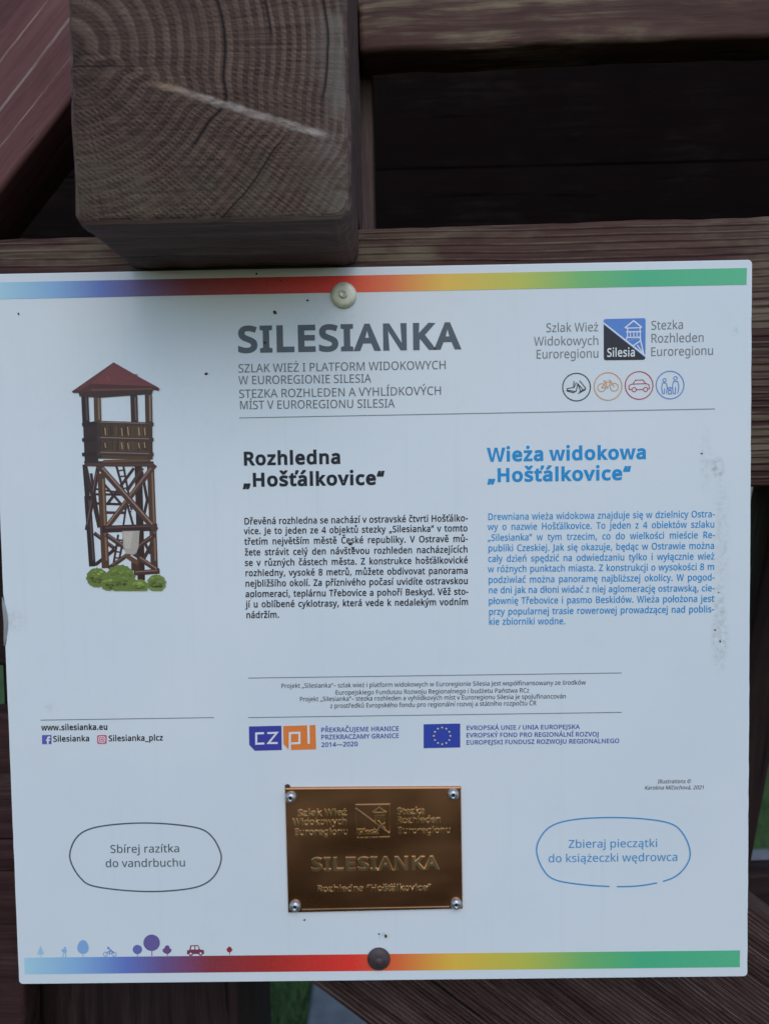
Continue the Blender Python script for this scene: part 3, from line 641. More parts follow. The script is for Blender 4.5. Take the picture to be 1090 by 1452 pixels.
# beam end sticking out over the panel
BEAM_Y = -0.089
bl, br = at(105, 318, BEAM_Y), at(499, 314, BEAM_Y)
BX0, BX1, BZ0 = bl.x, br.x, TOP + 0.0018
BZ1 = BZ0 + 0.205
def endgrain_mat():
    n = NT('beam_end_grain')
    pith = at(98, 66, BEAM_Y)
    ctr = Vector(((BX0 + BX1) / 2, 0, BZ0))
    p = n.map(n.obj(), loc=(-(pith.x - ctr.x), 0, -(pith.z - ctr.z)))
    o_ = n.obj()
    wob = n.noise(p, 16.0, 3.0, 0.5)
    wob2 = n.noise(p, 130.0, 3.0, 0.6)
    s_ = n.sep(p)
    # rings sit closer together towards the bark; they kink along the old shake
    r = n.math('POWER', n.math('ADD', n.math('POWER', s_[0], 2.0), n.math('POWER', s_[2], 2.0)), 0.5)
    ang = n.math('ARCTAN2', s_[2], s_[0])
    kink = n.math('MULTIPLY', n.smooth(n.math('ABSOLUTE', n.math('ADD', ang, 0.36)), 0.0, 0.16, 1.0, 0.0), -0.0045)
    rr = n.math('ADD', n.math('MULTIPLY_ADD', wob, 0.0055, r), n.math('MULTIPLY_ADD', wob2, 0.0007, kink))
    ph = n.math('MULTIPLY', n.math('POWER', rr, 1.5), 360.0)
    fr = n.math('FRACT', ph)
    patchy = n.smooth(n.noise(p, 45.0, 4.0, 0.6), 0.30, 0.62, 0.35, 1.25)
    ring = n.math('MULTIPLY', n.smooth(fr, 0.30, 0.78), n.smooth(fr, 0.84, 0.97, 1.0, 0.0))
    ring = n.math('MULTIPLY', ring, patchy)
    fine = n.math('FRACT', n.math('MULTIPLY', ph, 3.0))
    fine = n.math('MULTIPLY', n.smooth(fine, 0.2, 0.6), n.smooth(fine, 0.75, 1.0, 1.0, 0.0))
    # rays and saw marks: fine radial lines, stronger on the lower half
    rays = n.noise(n.comb(n.math('MULTIPLY', ang, 110.0), n.math('MULTIPLY', r, 14.0), 0.0), 1.0, 3.0, 0.6)
    saw = n.noise(n.map(p, rot=(0, R(-47), 0), scale=(24, 1, 720)), 1.0, 2.0, 0.5)
    saw2 = n.noise(n.map(p, rot=(0, R(40), 0), scale=(40, 1, 560)), 1.0, 2.0, 0.5)
    low = n.noise(p, 28.0, 5.0, 0.65)
    t = n.math('MULTIPLY', ring, n.smooth(ang, -1.1, 0.1, 0.13, 0.24))
    t = n.math('MULTIPLY_ADD', fine, 0.05, t)
    t = n.math('MULTIPLY_ADD', n.smooth(rays, 0.34, 0.66), 0.17, t)
    t = n.math('MULTIPLY_ADD', saw, 0.46, t)
    t = n.math('MULTIPLY_ADD', saw2, 0.16, t)
    # saw teeth left short dark nicks, worst on the lower half, broken up by the rings
    v_ = n.math('ADD', n.math('MULTIPLY', s_[0], 0.60), n.math('MULTIPLY', s_[2], 0.80))
    v_ = n.math('MULTIPLY_ADD', n.noise(n.map(p, scale=(60, 1, 60)), 1.0, 3.0, 0.6), 0.0022, v_)
    nf = n.math('FRACT', n.math('MULTIPLY', v_, 430.0))
    nick = n.math('MULTIPLY', n.smooth(nf, 0.30, 0.60), n.smooth(nf, 0.66, 0.96, 1.0, 0.0))
    nr = n.math('FRACT', n.math('MULTIPLY', ph, 2.0))
    nick = n.math('MULTIPLY', nick, n.smooth(n.math('ABSOLUTE', n.math('SUBTRACT', nr, 0.5)), 0.15, 0.42, 1.0, 0.15))
    nick = n.math('MULTIPLY', nick, n.smooth(n.noise(p, 90.0, 4.0, 0.6), 0.35, 0.58))
    nick = n.math('MULTIPLY', nick, n.math('MULTIPLY', n.smooth(ang, -1.0, 0.3, 1.0, 0.35), n.smooth(s_[0], 0.12, 0.15, 1.0, 0.3)))
    t = n.math('MULTIPLY_ADD', nick, -0.42, t)
    t = n.math('ADD', t, 0.05)
    t = n.math('MULTIPLY_ADD', low, 0.36, n.math('SUBTRACT', t, 0.32))
    c = n.ramp(t, [(0.14, (0.030, 0.0175, 0.0125)), (0.42, (0.092, 0.056, 0.042)), (0.78, (0.19, 0.128, 0.097))])
    so_ = n.sep(o_)
    # greyer, lichen-pale towards the right edge and a little green along the bottom
    edge = n.math('MULTIPLY', n.smooth(so_[0], 0.045, 0.080), n.smooth(n.noise(p, 40.0, 5.0, 0.7), 0.40, 0.62))
    c = n.mix(n.math('MULTIPLY', edge, 0.65), c, (0.20, 0.175, 0.155))
    foot = n.math('MULTIPLY', n.smooth(so_[2], 0.055, 0.020), n.smooth(n.noise(p, 50.0, 5.0, 0.7), 0.35, 0.65))
    c = n.mix(n.math('MULTIPLY', foot, 0.35), c, (0.10, 0.085, 0.055))
    # shake cracks: two ring shakes, one radial check
    def arc(r0, w_, a0, a1):
        near = n.smooth(n.math('ABSOLUTE', n.math('SUBTRACT', rr, r0)), w_ * 0.4, w_, 1.0, 0.0)
        sect = n.math('MULTIPLY', n.smooth(ang, a0, a0 + 0.12), n.smooth(ang, a1 - 0.12, a1, 1.0, 0.0))
        return n.math('MULTIPLY', near, sect)
    k1 = arc(0.087 , 0.0009, -0.75, 0.50)
    k2 = arc(0.112, 0.0007, -0.05, 0.55)
    k3 = arc(0.142, 0.0008, -0.28, 0.30)
    k4 = arc(0.125, 0.0006, -0.95, -0.35)
    check = n.math('MULTIPLY', n.smooth(n.math('ABSOLUTE', n.math('MULTIPLY_ADD', wob, 0.006, n.math('ADD', s_[2], 0.0085))), 0.0002, 0.0009, 1.0, 0.0), n.smooth(s_[0], 0.0, 0.09, 1.0, 0.0))
    k = n.math('MAXIMUM', n.math('MAXIMUM', k1, k2), n.math('MAXIMUM', n.math('MAXIMUM', k3, k4), n.math('MULTIPLY', check, 0.7)))
    c = n.mix(n.math('MULTIPLY', k, 0.85), c, (0.010, 0.007, 0.007))
    # a fresh pale gouge across the rings
    ga_, gb_ = at(206, 114, BEAM_Y), at(474, 196, BEAM_Y)
    an = math.atan2(gb_.z - ga_.z, gb_.x - ga_.x)
    u = n.sep(n.map(n.map(o_, loc=(-(ga_.x - ctr.x), 0, -(ga_.z - ctr.z))), rot=(0, an, 0)))
    L = (gb_ - ga_).length
    wav = n.math('MULTIPLY_ADD', wob2, 0.0030, n.math('SUBTRACT', u[2], 0.0015))
    along = n.math('MULTIPLY', n.smooth(u[0], 0.0, 0.012), n.smooth(u[0], L - 0.012, L, 1.0, 0.0))
    gouge = n.math('MULTIPLY', n.smooth(n.math('ABSOLUTE', wav), 0.0005, 0.0030, 1.0, 0.0), along)
    gouge = n.math('MULTIPLY', gouge, n.smooth(n.noise(n.map(p, scale=(1, 1, 4)), 75.0, 3.0), 0.30, 0.62, 0.35, 1.0))
    tone = n.mix(n.smooth(u[0], 0.0, 0.05), (0.30, 0.19, 0.12), (0.42, 0.35, 0.31))
    c = n.mix(n.math('MULTIPLY', gouge, 0.85), c, tone)
    h = n.math('SUBTRACT', n.math('MULTIPLY_ADD', t, 0.8, n.math('MULTIPLY', gouge, 0.5)), k)
    n.bump(h, 0.55, 0.0014)
    return n.done(c, 0.75, 0.0, 0.18)

BEAMSIDE = stained_wood('beam_side_stain', (0.055, 0.034, 0.031), (0.115, 0.072, 0.066), (0.17, 0.118, 0.105), (0.25, 0.21, 0.18), 0.5, seed=3.3)
# notched over the rail: side profile in (Y, Z), drawn out along X
notch_z = max(ra.z, rb.z) - BZ0 + 0.004
prof = [(BEAM_Y, 0), (RAIL_Y - 0.0006, 0), (RAIL_Y - 0.0006, notch_z), (0.42, notch_z), (0.42, BZ1 - BZ0), (BEAM_Y, BZ1 - BZ0)]
bm = bmesh.new()
hw = (BX1 - BX0) / 2
L_ = [bm.verts.new((-hw, y, z)) for y, z in prof]
R_ = [bm.verts.new((hw, y, z)) for y, z in prof]
bm.faces.new(L_); bm.faces.new(R_[::-1])
for i in range(len(prof)):
    j = (i + 1) % len(prof)
    bm.faces.new((L_[i], R_[i], R_[j], L_[j]))
bmesh.ops.recalc_face_normals(bm, faces=bm.faces)
def ed(cond): return [e for e in bm.edges if all(cond(v_.co) for v_ in e.verts)]
bmesh.ops.bevel(bm, geom=[e for e in ed(lambda c: c.x > hw - 1e-4) if abs(e.verts[0].co.z - e.verts[1].co.z) < 1e-4 and e.verts[0].co.z < 0.001], offset=0.010, segments=3, profile=0.5, affect='EDGES')
bmesh.ops.bevel(bm, geom=[e for e in ed(lambda c: c.x < -hw + 1e-4) if abs(e.verts[0].co.z - e.verts[1].co.z) < 1e-4 and e.verts[0].co.z < 0.001], offset=0.006, segments=2, profile=0.5, affect='EDGES')
fr_edges = [e for e in bm.edges if all(v_.co.y < BEAM_Y + 1e-4 for v_ in e.verts)]
bmesh.ops.bevel(bm, geom=fr_edges, offset=0.0045, segments=3, profile=0.55, affect='EDGES')
bmesh.ops.triangulate(bm, faces=[f_ for f_ in bm.faces if len(f_.verts) > 4])
bm.normal_update()
for _ in range(2): bmesh.ops.subdivide_edges(bm, edges=bm.edges[:], cuts=3, use_grid_fill=True)
for v_ in bm.verts:      # knocked, slightly ragged arrises
    if BEAM_Y + 0.0003 < v_.co.y < BEAM_Y + 0.012 or (v_.co.z < 0.012 and v_.co.y > BEAM_Y + 0.0003):
        v_.co += noise.noise_vector(v_.co * 55) * 0.0011 + noise.noise_vector(v_.co * 190) * 0.0004
bm.normal_update()
for f_ in bm.faces:
    f_.material_index = 1 if (f_.normal.y < -0.90 and f_.calc_center_median().y < BEAM_Y + 0.003) else 0
me = bpy.data.meshes.new('beam')
bm.to_mesh(me); bm.free()
o = link('beam', me, [None, None][:0] or [BEAMSIDE, endgrain_mat()])
o.location = ((BX0 + BX1) / 2, 0, BZ0)
tag(o, 'squared brown beam end with growth rings jutting out above the panel', 'beam')

# upright beside the beam, board above the opening, brace top left
UY = 0.10
u0, u1 = at(430, 0, UY), at(525, 0, UY)
zt, zb = at(525, -260, UY).z, at(525, 690, UY).z
o = timber('upright', zt - zb, u1.x - u0.x, 0.09, BEAMSIDE, (Vector(((u0.x + u1.x) / 2, UY + 0.045, (zt + zb) / 2)), R(90)), rough=0.0008)
tag(o, 'brown upright post behind the right side of the beam end', 'post')

BY = 0.062
a, b = at(508, 76, BY), at(1090, 50, BY)
d = b - a
o = plank_between('board', a + d * 0.004, b + d * 1.6, 0.15, 0.034, PATCHY, below=False, rough=0.0022)
tag(o, 'faded brown board with pale worn patches above the dark opening', 'board')

TY = 0.066
a, b = at(-40, 322, TY), at(150, 78, TY)
d = b - a
o = plank_between('brace', a - d * 0.7, b + d * 0.9, 0.17, 0.06, ROSE, below=False, rough=0.0006)
tag(o, 'faded reddish diagonal brace with pale scratches left of the beam end', 'brace')

# boarded inside of the tower, dark behind the openings; added sides, lid and floor shut out light
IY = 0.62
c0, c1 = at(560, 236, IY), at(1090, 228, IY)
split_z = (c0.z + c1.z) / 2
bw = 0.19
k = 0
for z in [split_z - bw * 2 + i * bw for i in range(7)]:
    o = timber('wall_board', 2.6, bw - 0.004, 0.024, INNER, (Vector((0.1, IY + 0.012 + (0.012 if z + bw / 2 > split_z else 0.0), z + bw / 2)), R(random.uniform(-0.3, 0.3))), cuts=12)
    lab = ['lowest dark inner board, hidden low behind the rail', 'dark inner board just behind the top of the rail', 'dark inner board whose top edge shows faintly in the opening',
           'dark inner board above the faint edge in the opening', 'dark inner board behind the worn board over the opening', 'dark inner board high behind the beam', 'topmost dark inner board under the added lid'][k]
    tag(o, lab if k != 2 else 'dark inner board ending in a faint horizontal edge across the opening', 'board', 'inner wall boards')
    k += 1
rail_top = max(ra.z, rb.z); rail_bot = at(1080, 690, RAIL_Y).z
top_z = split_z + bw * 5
for x, nm in ((-1.2, 'left'), (1.4, 'right')):  # unseen walls added so the opening stays dark
    o = timber('added_side_wall', 0.56, top_z - rail_bot, 0.03, INNER, (Vector((x, 0.33, (top_z + rail_bot) / 2)), 0), cuts=6)
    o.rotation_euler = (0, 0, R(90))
    tag(o, f'added unseen side wall keeping light out of the inside on the {nm}', 'wall')
o = timber('added_deck', 2.66, 0.03, 0.75, INNER, (Vector((0.1, 0.34, top_z + 0.02)), 0), cuts=12)  # unseen lid added to block light from above
tag(o, 'added unseen lid keeping light out of the inside from above', 'added_deck')
o = timber('added_deck', 2.66, 0.03, 0.55, INNER, (Vector((0.1, 0.345, rail_bot + 0.018)), 0), cuts=12)  # unseen floor added to block light from below
tag(o, 'added unseen floor keeping light out from below behind the rail', 'added_deck')

# below the rail
PY = 0.12
a, b = at(22, 1395, PY), at(338, 1395, PY)
zt, zb = rail_bot - 0.002, 0.0
o = timber('post', zt - zb, b.x - a.x, 0.16, DARK, (Vector(((a.x + b.x) / 2, PY + 0.08, (zt + zb) / 2)), R(90)), rough=0.0010)
tag(o, 'dark square post below the lower left of the panel', 'post')

QY = 0.075
a, b = at(-1300, 1012, QY), at(24, 1012, QY)
o = plank_between('board', a, b, 0.42, 0.03, RED, rough=0.0008)
tag(o, 'dark red board left of the panel beside its lower edge', 'board')
a, b = at(-1300, 790, QY), at(24, 790, QY)
o = plank_between('board', a, b, 0.085, 0.03, DARK, rough=0.0008)
tag(o, 'narrow dark board left of the panel at its chipped edge', 'board')

# wide ribbed plank running down to the right under the panel
XY = 0.045
a, b = at(440, 1396, XY), at(500, 1440, XY)
d = (b - a).normalized()
pw = 0.245
# square saw cut on the left end: its corner shows just under the panel
c = a + d * 0.62 + Vector((-d.z, 0, d.x)) * pw / 2 + Vector((0, 0.03, 0))
if (Vector((-d.z, 0, d.x))).z < 0: c = a + d * 0.62 - Vector((-d.z, 0, d.x)) * pw / 2 + Vector((0, 0.03, 0))
o = timber('brace', 1.30, pw, 0.06, RIBBED, (c, math.atan2(-d.z, d.x)), rough=0.0008, cuts=60)
tag(o, 'wide ribbed dark brown brace sloping down under the lower right corner', 'brace')

SY = 0.30
a, b = at(1091, 1085, SY), at(1066, 1215, SY)
d = (b - a).normalized()
sw = 0.047
top = a - d * 0.36
bot = b + d * ((b.z - 0.0) / -d.z)
c = (top + bot) / 2 + Vector((-sw / 2, 0.03, 0))
o = timber('strut', (bot - top).length, sw, 0.06, DARK, (c, math.atan2(-d.z, d.x)), rough=0.0006)
tag(o, 'dark leaning strut seen right of the panel in front of the lawn', 'strut')
# dark board low down on the right
a, b = at(1040, 1243, 0.2), at(1090, 1240, 0.2)
d = b - a
o = plank_between('board', a - d * 1.5, b + d * 6, 0.05, 0.03, DARK)
tag(o, 'dark red board between the concrete slab and the ribbed brace', 'board')

# pale rendered garden wall far behind
wl = at(1070, 760, 9.0)
bm = bmesh.new()
bmesh.ops.create_cube(bm, size=1.0)
bmesh.ops.scale(bm, vec=(9.0, 0.25, 1.7), verts=bm.verts)
bmesh.ops.bevel(bm, geom=list(bm.edges), offset=0.02, segments=2, affect='EDGES')
me = bpy.data.meshes.new('garden_wall')
bm.to_mesh(me); bm.free()
n = NT('pale_render')
cc = n.ramp(n.noise(n.obj(), 3.0, 6.0), [(0.3, (0.20, 0.185, 0.165)), (0.7, (0.30, 0.28, 0.25))])
o = link('garden_wall', me, n.done(cc, 0.9))
o.location = (wl.x, 9.0, 0.85)
tag(o, 'pale rendered wall far behind the tower glimpsed right of the panel', 'wall')

# ================================================================== the information panel
SIGN = empty('information_sign', (0, 0, SIGN_BOTTOM), 'white information panel with rainbow stripes and tower picture bolted to the rail', 'sign')

def board_mat():
    n = NT('white_laminate')
    p = n.obj()
    s_ = n.sep(p)
    big = n.noise(p, 7.0, 3.0, 0.5)
    c = n.mix(n.smooth(big, 0.3, 0.7), (0.725, 0.77, 0.805), (0.755, 0.788, 0.82))
    grime = n.smooth(n.noise(p, 46.0, 6.0, 0.7), 0.52, 0.80)
    c = n.mix(n.math('MULTIPLY', grime, 0.10), c, (0.50, 0.47, 0.43))
    # faint rain runs and a slightly uneven film of dust
    run = n.noise(n.map(p, scale=(150, 1, 5)), 1.0, 4.0, 0.6)
    c = n.mix(n.smooth(run, 0.55, 0.75, 0.0, 0.10), c, (0.52, 0.54, 0.55))
    film = n.noise(n.map(p, loc=(5, 0, 1)), 4.0, 5.0, 0.6)
    c = n.mix(n.smooth(film, 0.40, 0.70, 0.0, 0.13), c, (0.58, 0.60, 0.63))
    # rubbed, dirty smears down the right-hand margin
    def smear(px, py, rx, rz, amt, lo=0.36, hi=0.74, sc=260.0, col=(0.30, 0.285, 0.27)):
        q = at(px, py)
        dx = n.math('DIVIDE', n.math('SUBTRACT', s_[0], q.x), rx)
        dz = n.math('DIVIDE', n.math('SUBTRACT', s_[2], q.z - SIGN_BOTTOM), rz)
        dd = n.math('POWER', n.math('ADD', n.math('MULTIPLY', dx, dx), n.math('MULTIPLY', dz, dz)), 0.5)
        m_ = n.math('MULTIPLY', n.smooth(dd, 0.2, 1.0, 1.0, 0.0), n.smooth(n.noise(p, sc, 4.0, 0.65), lo, hi))
        return n.math('MULTIPLY', m_, amt), col
    for args in ((1016, 664, 0.006, 0.011, 0.85), (1000, 655, 0.006, 0.03, 0.25), (1022, 770, 0.008, 0.06, 0.30), (1020, 905, 0.008, 0.030, 0.55),
                 (1018, 860, 0.006, 0.02, 0.35), (1042, 470, 0.004, 0.004, 0.35), (72, 1003, 0.008, 0.006, 0.18), (545, 1328, 0.006, 0.004, 0.5), (20, 880, 0.010, 0.012, 0.35),
                 (180, 560, 0.12, 0.05, 0.05), (470, 450, 0.05, 0.02, 0.10)):
        m_, col = smear(*args)
        c = n.mix(m_, c, col)
    n.bump(n.noise(p, 14.0, 2.0), 0.06, 0.002)
    return n.done(c, n.smooth(big, 0.3, 0.7, 0.38, 0.48), 0.0, 0.35)

# outline of the sheet: rounded corners, a torn bite in the left edge
def sheet_outline():
    W2, r = SIGN_W / 2, 0.0028
    pts = []
    for cx, cz, a0 in ((W2 - r, SIGN_H - r, 0), (-W2 + r, SIGN_H - r, 90), (-W2 + r, r, 180), (W2 - r, r, 270)):
        for k in range(7):
            t = R(a0 + k * 15)
            pts.append((cx + r * math.cos(t), cz + r * math.sin(t)))
        if a0 == 90:     # down the left edge
            zc = at(5, 880).z - SIGN_BOTTOM
            for k in range(60):
                z = (SIGN_H - r) + (r - (SIGN_H - r)) * (k + 1) / 61
                pts.append((-W2 + 0.00025 * noise.noise(Vector((z * 500, 0, 3))), z))
            for z, dx in ((0.018, 0.0), (0.013, 0.0006), (0.007, 0.0004), (0.002, 0.0016), (-0.004, 0.0019), (-0.008, 0.0008), (-0.013, 0.0010), (-0.018, 0.0)):
                pts.append((-W2 + dx, zc + z))
            head = [q for q in pts if not (q[0] < -W2 + 0.004 and abs(q[1] - zc) < 0.0185 and q not in pts[-8:])]
            tail = head[-8:]; head = head[:-8]
            i = next(i for i, q in enumerate(head) if q[0] < -W2 + 0.001 and q[1] < zc and i > 10)
            pts = head[:i] + tail + head[i:]
        if a0 == 270:
            for k in range(60):
                z = r + (SIGN_H - 2 * r) * (k + 1) / 61
                pts.append((W2 + 0.00035 * noise.noise(Vector((z * 420, 0, 9))), z))
    return pts
out = sheet_outline()
bm = bmesh.new()
fv = [bm.verts.new((x, 0, z)) for x, z in out]
bv = [bm.verts.new((x, 0.003, z)) for x, z in out]
bm.faces.new(fv); bm.faces.new(bv[::-1])
for i in range(len(out)):
    j = (i + 1) % len(out)
    bm.faces.new((fv[i], bv[i], bv[j], fv[j]))
bmesh.ops.recalc_face_normals(bm, faces=bm.faces)
rim = [e for e in bm.edges if all(v_.co.y < 1e-6 for v_ in e.verts) and len(e.link_faces) == 2]
bmesh.ops.bevel(bm, geom=rim, offset=0.0005, segments=2, affect='EDGES')
bmesh.ops.triangulate(bm, faces=[f_ for f_ in bm.faces if len(f_.verts) > 4])
me = bpy.data.meshes.new('panel_sheet')
bm.to_mesh(me); bm.free()
link('panel_sheet', me, board_mat(), SIGN)

# flap of torn film curling out of the bite
zc = at(5, 880).z - SIGN_BOTTOM
bm = bmesh.new()
rows = []
for k in range(9):
    t = k / 8
    z = zc + 0.016 - t * 0.033
    wd = 0.0018 * math.sin(math.pi * t) ** 0.7 + 0.0004
    rows.append([bm.verts.new((-SIGN_W / 2 + 0.0030 * math.sin(math.pi * t) - wd * s_ + 0.0004 * noise.noise(Vector((k, s_, 2))), -0.0006 - 0.0018 * s_ * math.sin(math.pi * t) - 0.0006 * noise.noise(Vector((k * 1.7, s_ * 3, 8))), z)) for s_ in (0, 0.35, 0.7, 1.0)])
for a_, b_ in zip(rows, rows[1:]):
    for i in range(3): bm.faces.new((a_[i], a_[i + 1], b_[i + 1], b_[i]))
bmesh.ops.solidify(bm, geom=list(bm.faces), thickness=0.0003)
me = bpy.data.meshes.new('torn_flap')
bm.to_mesh(me); bm.free()
o = link('torn_flap', me, plain('torn_film', (0.55, 0.56, 0.57), 0.4), SIGN)
o['label'] = 'torn curl of film on the chipped left edge'

# ---- stripes: one colour run from blue through red to green
STOPS = [(0.0, (122, 165, 195)), (0.075, (98, 140, 190)), (0.14, (72, 96, 168)), (0.195, (78, 66, 118)), (0.26, (98, 40, 54)), (0.34, (122, 34, 36)),
         (0.46, (170, 42, 38)), (0.525, (184, 86, 52)), (0.60, (176, 146, 62)), (0.70, (138, 152, 70)), (0.78, (84, 146, 94)), (0.86, (52, 142, 114)), (1.0, (62, 146, 120))]
def stripe_mat():
    n = NT('rainbow_print')
    x = n.math('DIVIDE', n.math('ADD', n.sep(n.obj())[0], 0.245), 0.4905)
    c = n.ramp(x, [(p_, ink(*c_)) for p_, c_ in STOPS])
    sp = n.smooth(n.noise(n.obj(), 600.0, 2.0), 0.3, 0.7, 0.0, 0.02)
    c = n.mix(sp, c, (0.8, 0.8, 0.8))
    return n.done(c, 0.4, 0.0, 0.35)
RAINBOW = stripe_mat()
def tint(t):
    for (p0, c0), (p1, c1) in zip(STOPS, STOPS[1:]):
        if t <= p1:
            k_ = (t - p0) / (p1 - p0)
            return tuple(a_ + (b_ - a_) * k_ for a_, b_ in zip(c0, c1))
A = Art(); A.poly([(-4.5, 400.5), (1058, 380), (1057.5, 403.7), (-4, 424.3)], RAINBOW); A.build('rainbow_stripe', SIGN)
A = Art(); A.poly([(35, 1357.8), (1048.3, 1347.4), (1048, 1371.2), (35.8, 1381.4)], RAINBOW); A.build('rainbow_stripe', SIGN)

GREY = plain('print_slate', ink(58, 72, 88))
GREY2 = plain('print_grey', ink(70, 82, 96))
GREY3 = plain('print_light_grey', ink(88, 99, 113))
INKY = plain('print_ink', ink(12, 20, 36))
BLACK = plain('print_black', ink(10, 12, 20))
BLUE = plain('print_blue', ink(16, 112, 178))
BLUE2 = plain('print_soft_blue', ink(52, 116, 174))
NAVY = plain('print_navy', ink(46, 64, 142))
PAPER = plain('print_white', (0.78, 0.79, 0.80))

def block(name, lines, em, mt, weight=0, hs=None, slant=0.0):
    A = Art()
    for t, p0, p1 in lines: A.text(t, p0, p1, em, mt, weight, slant, hs)
    return A.build(name, SIGN)

block('heading', [('SILESIANKA', (337.7, 500.8), (654.4, 495.4))], 52.5, GREY, 44)
block('subtitle', [('SZLAK WIEŻ I PLATFORM WIDOKOWYCH', (337.7, 528.4), (633, 523.3)), ('W EUROREGIONIE SILESIA', (338.3, 545.2), (526.4, 542.4)),
                   ('STEZKA ROZHLEDEN A VYHLÍDKOVÝCH', (338.7, 564.4), (626.5, 559.7)), ('MÍST V EUROREGIONU SILESIA', (339.3, 580.4), (559.6, 577.7))], 16.3, GREY2, 3)
block('route_name', [('Szlak Wież', (773.3, 471), (848.2, 469.6)), ('Widokowych', (756.4, 490.1), (848.9, 489)), ('Euroregionu', (759, 508.6), (849, 507))], 17, GREY3, 2)
block('route_name', [('Stezka', (922.2, 467.6), (968.8, 466.3)), ('Rozhleden', (921.5, 486), (998, 484.6)), ('Euroregionu', (921.2, 505), (1011.4, 503))], 17, GREY3, 2)
block('column_title', [('Rozhledna', (344.9, 660.4), (485.2, 657.8)), ('„Hošťálkovice“', (344.9, 690.6), (546.3, 687.4))], 27.6, INKY, 46)
block('column_title', [('Wieża widokowa', (691, 655), (917.8, 651)), ('„Hošťálkovice“', (691, 684), (895, 680.6))], 27.6, BLUE, 44)

CZ = ['Dřevěná rozhledna se nachází v ostravské čtvrti Hošťálko-', 'vice. Je to jeden ze 4 objektů stezky „Silesianka“ v tomto', 'třetím největším městě České republiky. V Ostravě mů-',
      'žete strávit celý den návštěvou rozhleden nacházejících', 'se v různých částech města. Z konstrukce hošťálkovické', 'rozhledny, vysoké 8 metrů, můžete obdivovat panorama',
      'nejbližšího okolí. Za příznivého počasí uvidíte ostravskou', 'aglomeraci, teplárnu Třebovice a pohoří Beskyd. Věž sto-', 'jí u oblíbené cyklotrasy, která vede k nedalekým vodním', 'nádržím.']
CZP = [(49, 375, 1010, 361), (49, 417, 1009, 404), (51, 462, 1010, 449), (52, 508, 1010, 495), (52, 553, 1010, 541), (54, 597, 1010, 586), (54, 642, 1011, 630), (55, 687, 1012, 676), (57, 731, 1012, 720), (58, 777, 202, 775)]
block('body_text', [(t, (330 + a_ / 3.028, 620 + b_ / 3.028), (330 + c_ / 3.028, 620 + d_ / 3.028)) for t, (a_, b_, c_, d_) in zip(CZ, CZP)], 13.3, INKY, 23, 0.815)
PL = ['Drewniana wieża widokowa znajduje się w dzielnicy Ostra-', 'wy o nazwie Hošťálkovice. To jeden z 4 obiektów szlaku', '„Silesianka“ w tym trzecim, co do wielkości mieście Re-', 'publiki Czeskiej. Jak się okazuje, będąc w Ostrawie można',
      'cały dzień spędzić na odwiedzaniu tylko i wyłącznie wież', 'w różnych punktach miasta. Z konstrukcji o wysokości 8 m', 'podziwiać można panoramę najbliższej okolicy. W pogod-', 'ne dni jak na dłoni widać z niej aglomerację ostrawską, cie-',
      'płownię Třebovice i pasmo Beskidów. Wieża położona jest', 'przy popularnej trasie rowerowej prowadzącej nad poblis-', 'kie zbiorniki wodne.']
PLP = [(62, 346, 1011, 334), (62, 388, 1010, 377), (62, 433, 1011, 421), (63, 477, 1009, 466), (63, 521, 1009, 510), (63, 564, 1009, 554), (64, 609, 1010, 598), (65, 652, 1010, 643), (65, 697, 1008, 687), (66, 742, 1008, 731), (66, 783, 388, 781)]
block('body_text', [(t, (670 + a_ / 2.946, 620 + b_ / 2.946), (670 + c_ / 2.946, 620 + d_ / 2.946)) for t, (a_, b_, c_, d_) in zip(PL, PLP)], 13.3, BLUE, 14, 0.825)

block('project_note', [('Projekt „Silesianka“– szlak wież i platform widokowych w Euroregionie Silesia jest współfinansowany ze środków', (398.5, 975.6), (830, 970.6)),
      ('Europejskiego Funduszu Rozwoju Regionalnego i budżetu Państwa RCz', (475.4, 985), (750, 981.8)),
      ('Projekt „Silesianka“– stezka rozhleden a vyhlídkových míst v Euroregionu Silesia je spolufinancován', (424.7, 994.4), (802.3, 990.2)),
      ('z prostředků Evropského fondu pro regionální rozvoj a státního rozpočtu ČR', (468, 1003.8), (760, 999.8))], 9.0, INKY, 4)
block('fund_text', [('PŘEKRAČUJEME HRANICE', (455, 1038.3), (565.9, 1036.2)), ('PRZEKRACZAMY GRANICE', (455, 1048.5), (565.9, 1046.4)), ('2014—2020', (455.5, 1059.2), (507.8, 1057.9))], 9.6, NAVY, 24)
block('fund_text', [('EVROPSKÁ UNIE / UNIA EUROPEJSKA', (660.5, 1035.2), (821.6, 1033.6)), ('EVROPSKÝ FOND PRO REGIONÁLNÍ ROZVOJ', (660.5, 1045.6), (848.8, 1044)),
                    ('EUROPEJSKI FUNDUSZ ROZWOJU REGIONALNEGO', (660.5, 1055.8), (878, 1053.5))], 9.2, NAVY, 20)
block('web_address', [('www.silesianka.eu', (59.6, 1035.8), (153.8, 1034.7))], 12.2, BLACK, 34)
block('social_name', [('Silesianka', (76, 1051.8), (128, 1051))], 12.2, BLACK, 28)
block('social_name', [('Silesianka_plcz', (154.4, 1051.2), (232, 1050))], 12.2, BLACK, 28)
block('picture_credit', [('Illustrations ©', (931.5, 1110.8), (978.7, 1110.3)), ('Karolina Mlčochová, 2021', (913, 1119.5), (997.7, 1119))], 7.8, INKY, 4, None, 0.2)

# ---- rules
for (a_, b_) in (((339.5, 592.6), (1013, 579.8)), ((352, 961.4), (880.7, 954.1)), ((352, 1017.4), (880.7, 1010)), ((58, 1021), (303.7, 1017.4))):
    A = Art(); A.stroke([a_, b_], 1.15, GREY3); A.build('ruled_line', SIGN)

